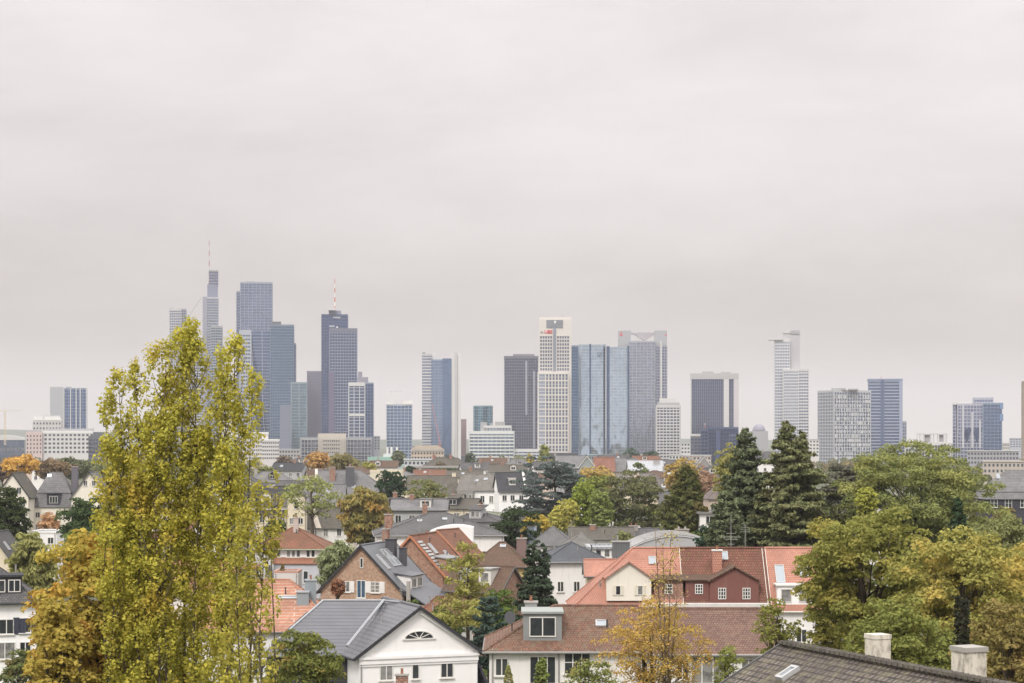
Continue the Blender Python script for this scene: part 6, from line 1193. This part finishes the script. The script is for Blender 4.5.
    conifer('thuja_tree', 'tall bronze-green cone-shaped thuja in the centre right', 686, 330, 466, 46, leafmat((.15,.15,.045), (.09,.11,.035), (.24,.17,.06), .15, .56), seed=90, pbot=552, power=.62, rise=.5, droop=.1, ragged=.25, dens=1.3)
    tree('autumn_tree', 'orange-topped tree behind the thuja tip', 684, 520, 464, 40, leafmat((.42,.29,.08), (.33,.25,.07)), pbot=500, seed=91)
    tree('autumn_tree', 'pinkish-brown tree right of the thuja', 706, 470, 469, 38, leafmat((.36,.22,.15), (.29,.19,.12)), pbot=515, seed=92)
    tree('autumn_tree', 'yellow-green tree peeping out left of the dark firs', 732, 300, 447, 34, leafmat((.32,.30,.09), (.24,.24,.07)), pbot=510, seed=93)
    tree('evergreen_tree', 'dark green round bush at the foot of the dark firs', 712, 262, 524, 38, leafmat((.035,.07,.035), (.025,.05,.025)), pbot=560, seed=94)
    fir = leafmat((.20,.21,.09), (.11,.125,.06), (.22,.20,.09), .12, .6, .15); fir2 = leafmat((.15,.18,.09), (.09,.11,.06), (.16,.165,.08), .12, .62, .15)
    conifer('fir_tree', 'dark green fir, left of the two tall firs', 745, 245, 429, 72, fir2, seed=95, pbot=565, power=.78, rise=.3, droop=.7, dens=1.6, ragged=.5)
    conifer('fir_tree', 'broad dark fir, right and widest of the tall firs', 786, 240, 421, 92, fir, seed=96, pbot=575, power=.68, rise=.3, droop=.75, dens=1.6, ragged=.5)
    conifer('fir_tree', 'smaller fir tip merging into the right side of the broad fir', 802, 250, 432, 44, fir, seed=97, pbot=560, power=.6, rise=.35, droop=.6, dens=1.1)
    conifer('fir_tree', 'lower dark fir at the foot of the left fir', 726, 238, 488, 44, fir2, seed=98, pbot=570, power=.6, rise=.3, dens=1.1)
    tree('grey_cedar', 'grey-green cedar with open layered boughs right of the firs', 846, 250, 456, 64, leafmat((.17,.165,.12), (.115,.12,.09)), pbot=545, seed=99, cr=.16, flat=.4, amp=.35, dens=1., cat='tree')
    tree('yellow_shrub', 'yellow-green bush between grey cedar and great green tree', 866, 222, 486, 24, leafmat((.34,.34,.05), (.26,.28,.05)), pbot=520, seed=100, cat='bush')
    tree('lime_tree', 'great spreading green tree on the right with visible branches', 916, 235, 440, 160, leafmat((.24,.26,.08), (.15,.18,.06), (.31,.31,.09), .15, .56), pbot=560, seed=101, cr=.15, amp=.10, flat=.7, dens=.9, hole=.0, branches=44, trunkr=.5, droop=.3)
    conifer('dark_conifer', 'drooping dark conifer in front of the great green tree', 958, 205, 494, 36, leafmat((.05,.09,.04), (.035,.065,.03)), seed=102, pbot=600, droop=1.3, rise=.1, power=.7)
    tree('grey_green_tree', 'grey-green leafy tree right of the drooping conifer', 1003, 205, 513, 84, leafmat((.24,.25,.09), (.17,.19,.07)), pbot=590, seed=103, droop=.8, asp=2.2)
    tree('brown_tree', 'brownish low tree before the slate mansard', 1006, 260, 508, 34, leafmat((.22,.16,.07), (.15,.13,.06)), pbot=550, seed=104)
    # right foreground mass
    mt = [leafmat((.28,.275,.065), (.17,.185,.045), (.36,.31,.07), .35, .56, .38), leafmat((.36,.33,.08), (.24,.24,.06), (.50,.38,.09), .3, .58, .36), leafmat((.26,.24,.05), (.17,.17,.04), (.34,.26,.06), .5, .55)]
    tree('maple_tree', 'large olive-yellow maple in the right foreground', 868, 118, 503, 150, mt[0], pbot=650, seed=110, leaf=.17, cr=.17, amp=.2, dens=1.)
    tree('maple_tree', 'golden-topped maple at the right behind the ivy-covered stump', 962, 108, 524, 150, mt[1], pbot=670, seed=111, leaf=.165, cr=.17, amp=.2, dens=.95)
    tree('maple_tree', 'lower green maple behind the slate roof chimney', 900, 96, 590, 130, leafmat((.22,.23,.055), (.14,.165,.04), (.32,.29,.06), .5, .6), pbot=760, seed=112, leaf=.15, dens=.9)
    tree('maple_tree', 'yellow autumn maple cut by the right edge', 1022, 130, 545, 70, leafmat((.45,.34,.07), (.33,.28,.06)), pbot=720, seed=113, leaf=.18)
    tree('bare_brown_bush', 'russet bushy tree in the right bottom corner', 1008, 76, 600, 96, leafmat((.25,.20,.06), (.17,.145,.05), (.32,.22,.08), .7, .55), pbot=780, seed=114, leaf=.12, dens=.75, cr=.18)
    tree('maple_tree', 'dark-limbed small maple left of the olive-yellow maple', 778, 122, 596, 46, leafmat((.25,.25,.05), (.15,.17,.035)), pbot=700, seed=115, leaf=.16, dens=.55, hole=.45, branches=40)
    tree('maple_tree', 'green maple filling the gap before the salmon roof end', 828, 126, 552, 44, mt[0], pbot=720, seed=116, leaf=.17, dens=.85)
    # ivy column
    rng = np.random.default_rng(8); t = thing('ivy_covered_trunk', 'dead tree trunk wrapped in dark ivy behind the right chimney', 'tree', (X(962, 70), 70, 0)); m = MB(); m.tube([(0,0,0),(.05,0,Z(600, 70))], [.2,.1], 7); m.build('trunk', bark(), t)
    n = 2600; a = rng.uniform(0, 6.28, n); z = rng.uniform(12, Z(597, 70), n); r = .12+.25*rng.uniform(0, 1, n)*(1.1-.5*(z-12)/8); link('ivy', leaves_mesh('ivy', np.stack([r*np.cos(a), r*np.sin(a), z], 1), np.stack([np.cos(a), np.sin(a), a*0+.4], 1), np.full(n, .12), leafmat((.035,.035,.028), (.05,.055,.03)), 1.3, .5, rng), t)
    # central foreground autumn tree, thin top
    tree('autumn_tree', 'thin orange-leaved tree with bare upright branches before the long tiled house', 652, 126, 592, 126, leafmat((.50,.30,.06), (.36,.28,.06), (.50,.33,.10), .5, .6), pbot=720, seed=120, leaf=.11, dens=.34, hole=.4, cr=.15, branches=60, fill=.2, trunkr=.14)
    t = thing('bare_tree', 'slender nearly bare tree top rising above the orange leaves', 'tree', (X(667, 124), 124, 0)); rng = random.Random(6); m = MB(); H = Z(520, 124); P = []
    for s_ in range(4):
        x = (s_-1.5)*.5; m.tube([(0, 0, 0), (x*.3, .1*s_, H*.55), (x, .1*s_, H*(.98-.05*s_))], [.13, .06, .015], 5)
        for k in range(26):
            z = H*(.5+.46*rng.random()); f = z/H; xx = x*max(0, (f-.2)/.8); a = rng.uniform(0, 6.28); L = rng.uniform(.5, 1.4)*(1.3-f); e = (xx+L*math.cos(a), .1*s_+L*math.sin(a), z+L*1.1); m.tube([(xx, .1*s_, z), e], [.025, .008], 4); P += [tuple(np.array(e)+np.array([rng.gauss(0, .22) for _ in range(3)])) for _ in range(9)]
    m.build('trunk', bark((.16,.12,.08)), t, True); P = np.array(P); link('crown', leaves_mesh('crown', P, P*0+np.array([0, 0, 1.]), np.full(len(P), .12), leafmat((.45,.33,.09), (.36,.30,.09)), 1.4), t)
    tree('garden_tree', 'leafy green shrub tree below the orange-leaved tree', 590, 118, 660, 70, leafmat((.22,.24,.07), (.16,.19,.05), (.36,.25,.07), .6, .6), pbot=760, seed=121, leaf=.13, dens=.7)
    hedge('garden_hedge', 'loose green hedge along the front of the long tiled house', 484, 560, 140, 667, 1.8, leafmat((.24,.24,.07), (.13,.15,.05), (.3,.2,.1), 1., .6), leaf=.14)
    tree('bush', 'tall light green bush beside the triple window', 541, 141, 655, 16, leafmat((.22,.26,.06), (.15,.2,.05)), pbot=720, seed=122, cat='bush', leaf=.14)
    tree('small_green_tree', 'slim yellow-green tree in front of the right triple window', 728, 128, 650, 30, leafmat((.26,.28,.06), (.18,.21,.05)), pbot=740, seed=123, leaf=.14, dens=.6, hole=.2)
    # spruces
    conifer('spruce_tree', 'tall dark spruce with twin tips in the centre', 533, 190, 540, 42, leafmat((.08,.11,.065), (.05,.075,.05)), seed=130, pbot=640, power=.55, rise=.25, droop=.5, dens=1.3, ragged=.3)
    conifer('spruce_tree', 'second tip of the dark spruce, slightly lower and right', 545, 191, 546, 20, leafmat((.08,.11,.065), (.05,.075,.05)), seed=131, pbot=620, power=.7, dens=1.2)
    conifer('blue_spruce', 'blue-green spruce left of the satellite dish', 489, 172, 594, 42, leafmat((.085,.13,.10), (.06,.09,.07)), seed=132, pbot=670, power=.5, rise=.3, droop=.3, dens=1.3)
    conifer('larch_tree', 'light yellow-green larch with tiered open branches', 468, 182, 539, 66, leafmat((.34,.32,.08), (.23,.24,.06), (.40,.35,.09), .5, .6), seed=133, pbot=625, power=.75, rise=.12, droop=.15, leaf=.17, dens=.8, lay_gap=.48, thick=1.6, ragged=.6, open_=.3, layered=.6)
    tree('dark_shrub', 'dark green shrub mass below the larch and red roof', 445, 186, 605, 40, leafmat((.10,.14,.04), (.07,.1,.03)), pbot=680, seed=134, cat='bush')
    # far small trees
    spec = [(545, 1000, 446, 11, 'slim yellow-green poplar, taller of the two below the white gridded tower', (.30,.32,.07)), (530, 980, 453, 8, 'slim golden poplar, shorter of the two below the white gridded tower', (.45,.35,.07)),
        (560, 820, 458, 22, 'olive tree right of the two slim poplars', (.24,.24,.11)), (515, 1050, 456, 34, 'wide olive tree below the white banded office', (.22,.23,.1)), (632, 1250, 449, 22, 'dark green tree below the mirrored towers, left', (.10,.15,.10)),
        (650, 1250, 451, 22, 'dark green tree below the mirrored towers, right', (.09,.13,.09)), (470, 1150, 454, 14, 'dark tree below the silver tower, right', (.11,.14,.09)), (448, 1200, 456, 12, 'dark tree below the silver tower, left', (.12,.14,.1)),
        (398, 1250, 450, 14, 'small green tree beside the small framed tower', (.18,.2,.1)), (690, 900, 464, 18, 'orange tree left of the small gabled house', (.42,.28,.1)), (655, 820, 467, 22, 'golden tree below the balconied tower', (.42,.33,.1)),
        (640, 690, 467, 26, 'clipped green roof garden row before the pale roof', (.14,.17,.06)), (380, 900, 466, 20, 'mixed green tree below the mint netting', (.18,.2,.09)), (440, 900, 462, 14, 'brown tree above the long flat building', (.2,.16,.1)),
        (265, 700, 464, 24, 'light green tree right of the poplar crown', (.26,.27,.1)), (570, 880, 462, 22, 'green-brown tree left of the dull red roof', (.2,.18,.1)), (720, 700, 466, 18, 'golden brown tree left of the dark firs', (.36,.26,.1)),
        (948, 420, 470, 40, 'green tree behind the great spreading tree at right', (.16,.2,.06)), (1016, 620, 474, 20, 'olive tree above the slate mansard roof', (.2,.2,.08)), (970, 560, 474, 26, 'olive-green tree left of the slate mansard', (.18,.2,.08)),
        (240, 380, 505, 30, 'green tree behind the yellow column poplar', (.16,.2,.05)), (275, 360, 518, 24, 'dark green bush above the white terrace', (.08,.12,.04)), (475, 420, 505, 20, 'green bush before the white-walled row', (.2,.24,.09)),
        (700, 300, 530, 22, 'light green bush below the thuja', (.22,.26,.07)), (660, 330, 538, 24, 'green shrub left of the thuja foot', (.15,.19,.06)), (625, 330, 532, 22, 'pale shrub before the long slate-grey roof', (.24,.26,.1)),
        (410, 225, 600, 22, 'green bush between the brick gable and red roof', (.13,.18,.05)), (455, 290, 560, 22, 'green bush behind the larch', (.16,.2,.05)), (338, 215, 578, 16, 'rust-coloured bush at the left foot of the brick gable', (.30,.14,.08)),
        (180, 260, 545, 50, 'green tree behind the poplar stems', (.18,.2,.05)), (120, 330, 520, 40, 'green tree left behind the poplar', (.14,.17,.05)), (225, 250, 560, 30, 'olive tree behind the yellow column poplar', (.2,.2,.06))]
    for i, (px, D, pt, w, lab, c) in enumerate(spec):
        slim = 'slim' in lab
        tree('slim_poplar' if slim else ('bush' if 'bush' in lab or 'shrub' in lab or 'row' in lab else 'tree'), lab, px, D, pt, w, leafmat(c, dk(c, .68)), pbot=(Z(0, 1), pt+ (24 if slim else w*.95+4))[1], seed=200+i, cr=.28, dens=.9)
    # the wood that closes the view between the houses and the towers
    rng = np.random.default_rng(77); P = []; Nn = []
    for i in range(760):
        D = rng.uniform(950, 1900); x = rng.uniform(-.30, .30)*D; h = rng.uniform(5, 10.5); r = rng.uniform(2.5, 5); n = 46; u = unit(rng, n); u[:, 2] = abs(u[:, 2]); P.append(np.array([x, D, h*.45])+u*np.array([r, r, h*.55])*rng.uniform(.8, 1.05, (n, 1))); Nn.append(u)
    P = np.concatenate(P); o = link('distant_treetops', leaves_mesh('distant_treetops', P, np.concatenate(Nn), np.full(len(P), 1.9), leafmat((.17,.17,.08), (.10,.125,.055), (.32,.22,.08), .01, .58), 1.3, 0, rng)); tag(o, 'low belt of mixed autumn treetops between the houses and the towers', 'treetops', kind='stuff')
    P = []; Nn = []
    for i in range(900):
        D = rng.uniform(150, 950); x = rng.uniform(-.30, .30)*D; h = rng.uniform(1.5, 3.6); r = rng.uniform(1.2, 3.2); n = 42; u = unit(rng, n); u[:, 2] = abs(u[:, 2]); P.append(np.array([x, D, h*.3])+u*np.array([r, r, h*.7])*rng.uniform(.75, 1.05, (n, 1))); Nn.append(u)
    P = np.concatenate(P); o = link('garden_undergrowth', leaves_mesh('garden_undergrowth', P, np.concatenate(Nn), np.full(len(P), .75), leafmat((.14,.17,.05), (.08,.11,.035), (.26,.2,.07), .04, .6), 1.3, 0, rng)); tag(o, 'low mixed garden undergrowth between the houses', 'undergrowth', kind='stuff')
planting()
# ------------------------------------------------------------------ ground, hills, air, sky, sun, camera
def setting():
    s = NT('ground'); p = s.pos(); n1 = s.noise(p, .03, 4); n2 = s.noise(p, .4, 4)
    c = s.mix(s.ramp(n1, .42, .58), (.06,.085,.03), (.13,.12,.10)); c = s.mix(s.ramp(n2, .4, .7, 0, .6), c, (.09,.08,.05)); s.bsdf(c, .95)
    m = MB(); n = 64; Rr = 8800; m.add([(0, 3000, 0)]+[(Rr*math.cos(2*math.pi*i/n), 3000+Rr*math.sin(2*math.pi*i/n), 0) for i in range(n)], [(0, i+1, (i+1) % n+1) for i in range(n)])
    tag(m.build('ground', s.m), kind='structure')
    s = NT('asphalt'); s.bsdf(s.mix(s.noise(s.pos(), 3, 4), (.045,.045,.048), (.065,.063,.06)), .9); asp = s.m
    m = MB(); k = MB()
    for (a, b, w) in (((-90, 186), (90, 180), 6), ((-150, 355), (160, 362), 6), ((-230, 505), (240, 510), 7), ((18, 175), (-6, 600), 5.5)):
        a = Vector(a); b = Vector(b); d = (b-a); u = d.normalized(); nn = Vector((-u.y, u.x)); z = .008 if w != 5.5 else .012
        m.add([(*(a-nn*w/2), z), (*(b-nn*w/2), z), (*(b+nn*w/2), z), (*(a+nn*w/2), z)], [(0, 1, 2, 3)])
        if w != 5.5:
            for sg in (-1, 1): k.obox((*(a+d/2+nn*sg*(w/2+.9)), .06), (*(d/2), 0), (*(nn*.9), 0), (0, 0, .07))
    tag(m.build('street', asp), kind='structure'); tag(k.build('pavement', plain((.26,.25,.24), .9)), kind='structure')
    m = MB(); rng = random.Random(2); pts = []; n = 120
    for i in range(n+1): 
        t = i/n; x = -4200+8400*t; z = 26+18*math.sin(t*5+.6)+10*math.sin(t*13)+(28 if t < .42 else 0)*math.sin(min(1, t/.42)*math.pi)+rng.uniform(0, 3); pts.append((x, max(12, z)))
    vs = []
    for x, z in pts: vs += [(x, 7600, -.5), (x, 8000, z*.8), (x, 8500, z)]
    m.add(vs, [(i*3+j, (i+1)*3+j, (i+1)*3+j+1, i*3+j+1) for i in range(n) for j in (0, 1)])
    s = NT('wooded_hills'); s.bsdf(s.mix(s.noise(s.pos(), .01, 4), (.05,.075,.04), (.09,.10,.055)), 1.); tag(m.build('hills', s.m), kind='structure')
    s = NT('haze_air'); v = s.n('ShaderNodeVolumePrincipled'); v.inputs['Color'].default_value = (.90,.90,.95, 1); v.inputs['Density'].default_value = HAZE; v.inputs['Anisotropy'].default_value = .0
    s.l(v.outputs[0], s.out.inputs['Volume']); m = MB(); m.box(-9200, 9200, -6200, 12200, -1.5, 330); tag(m.build('haze', s.m), kind='stuff')

HAZE = .00008
def sky():
    w = bpy.data.worlds.new('World'); SC.world = w; w.use_nodes = True; t = w.node_tree; t.nodes.clear()
    N = lambda ty, **k: (lambda nd: [setattr(nd, a, b) for a, b in k.items()] and nd or nd)(t.nodes.new(ty))
    out = N('ShaderNodeOutputWorld'); bg = N('ShaderNodeBackground'); bg.inputs[1].default_value = .1; t.links.new(bg.outputs[0], out.inputs[0])
    sk = N('ShaderNodeTexSky', sky_type='NISHITA', sun_disc=False); sk.sun_elevation = R(48); sk.sun_rotation = R(200); sk.dust_density = 3
    tc = N('ShaderNodeTexCoord'); sep = N('ShaderNodeSeparateXYZ'); t.links.new(tc.outputs['Generated'], sep.inputs[0])
    mp = N('ShaderNodeMapping'); mp.inputs['Scale'].default_value = (2.6, 2.6, 9); t.links.new(tc.outputs['Generated'], mp.inputs[0])
    nz = N('ShaderNodeTexNoise'); nz.inputs['Scale'].default_value = 1.7; nz.inputs['Detail'].default_value = 6; nz.inputs['Roughness'].default_value = .58; nz.inputs['Distortion'].default_value = .25; t.links.new(mp.outputs[0], nz.inputs['Vector'])
    # ragged edges: the elevation read by the ramp is nudged by the noise
    a = N('ShaderNodeMath', operation='MULTIPLY_ADD'); t.links.new(nz.outputs['Fac'], a.inputs[0]); a.inputs[1].default_value = .045; t.links.new(sep.outputs[2], a.inputs[2])
    b = N('ShaderNodeMath', operation='SUBTRACT'); t.links.new(a.outputs[0], b.inputs[0]); b.inputs[1].default_value = .0225
    cr = N('ShaderNodeValToRGB'); t.links.new(b.outputs[0], cr.inputs[0]); e = cr.color_ramp.elements; st = SKYST
    while len(e) < len(st): e.new(.5)
    for el, (p, c) in zip(e, st): el.position = p; el.color = (*[v/2. for v in c], 1)
    m1 = N('ShaderNodeVectorMath', operation='SCALE'); t.links.new(cr.outputs[0], m1.inputs[0]); m1.inputs['Scale'].default_value = 20.
    mr = N('ShaderNodeMapRange'); t.links.new(nz.outputs['Fac'], mr.inputs[0]); mr.inputs[1].default_value = .3; mr.inputs[2].default_value = .7; mr.inputs[3].default_value = .89; mr.inputs[4].default_value = 1.07
    m2 = N('ShaderNodeVectorMath', operation='SCALE'); t.links.new(m1.outputs[0], m2.inputs[0]); t.links.new(mr.outputs[0], m2.inputs['Scale'])
    mx = N('ShaderNodeMix', data_type='RGBA'); mx.inputs[0].default_value = .96; t.links.new(sk.outputs[0], mx.inputs[6]); t.links.new(m2.outputs[0], mx.inputs[7]); t.links.new(mx.outputs[2], bg.inputs[0])
    l = bpy.data.lights.new('sun', 'SUN'); l.energy = 1.5; l.angle = R(14); l.color = (1, .95, .88); o = bpy.data.objects.new('sun', l); COL.objects.link(o)
    az, el = R(200), R(48)   # behind the camera, a little to the left
    d = Vector((math.sin(az)*math.cos(el), math.cos(az)*math.cos(el), math.sin(el))); o.rotation_euler = d.to_track_quat('Z', 'Y').to_euler(); o.location = (0, -50, 400)
SKYST = [(0., (.62,.56,.50)), (.022, (.59,.54,.50)), (.046, (.48,.438,.42)), (.075, (.49,.448,.434)), (.115, (.57,.53,.52)), (.2, (.615,.574,.57)), (.6, (1.35,1.30,1.28)), (1., (1.75,1.73,1.72))]
def camera():
    c = bpy.data.cameras.new('camera'); o = bpy.data.objects.new('camera', c); COL.objects.link(o); o.location = (0, 0, CZ); o.rotation_euler = (R(90), 0, 0)
    c.sensor_width = 36; c.lens = 36*F/1024; c.shift_y = (HY-341.5)/1024; c.clip_start = .5; c.clip_end = 30000; SC.camera = o
    v = SC.view_settings; v.view_transform = 'Standard'; v.look = 'None'; v.exposure = EXPO; v.gamma = 1; v.use_curve_mapping = False
    SC.cycles.max_bounces = 6; SC.cycles.diffuse_bounces = 3; SC.cycles.glossy_bounces = 3; SC.cycles.transmission_bounces = 2; SC.cycles.volume_bounces = 0; SC.cycles.use_adaptive_sampling = True
EXPO = .5
setting(); sky(); camera()
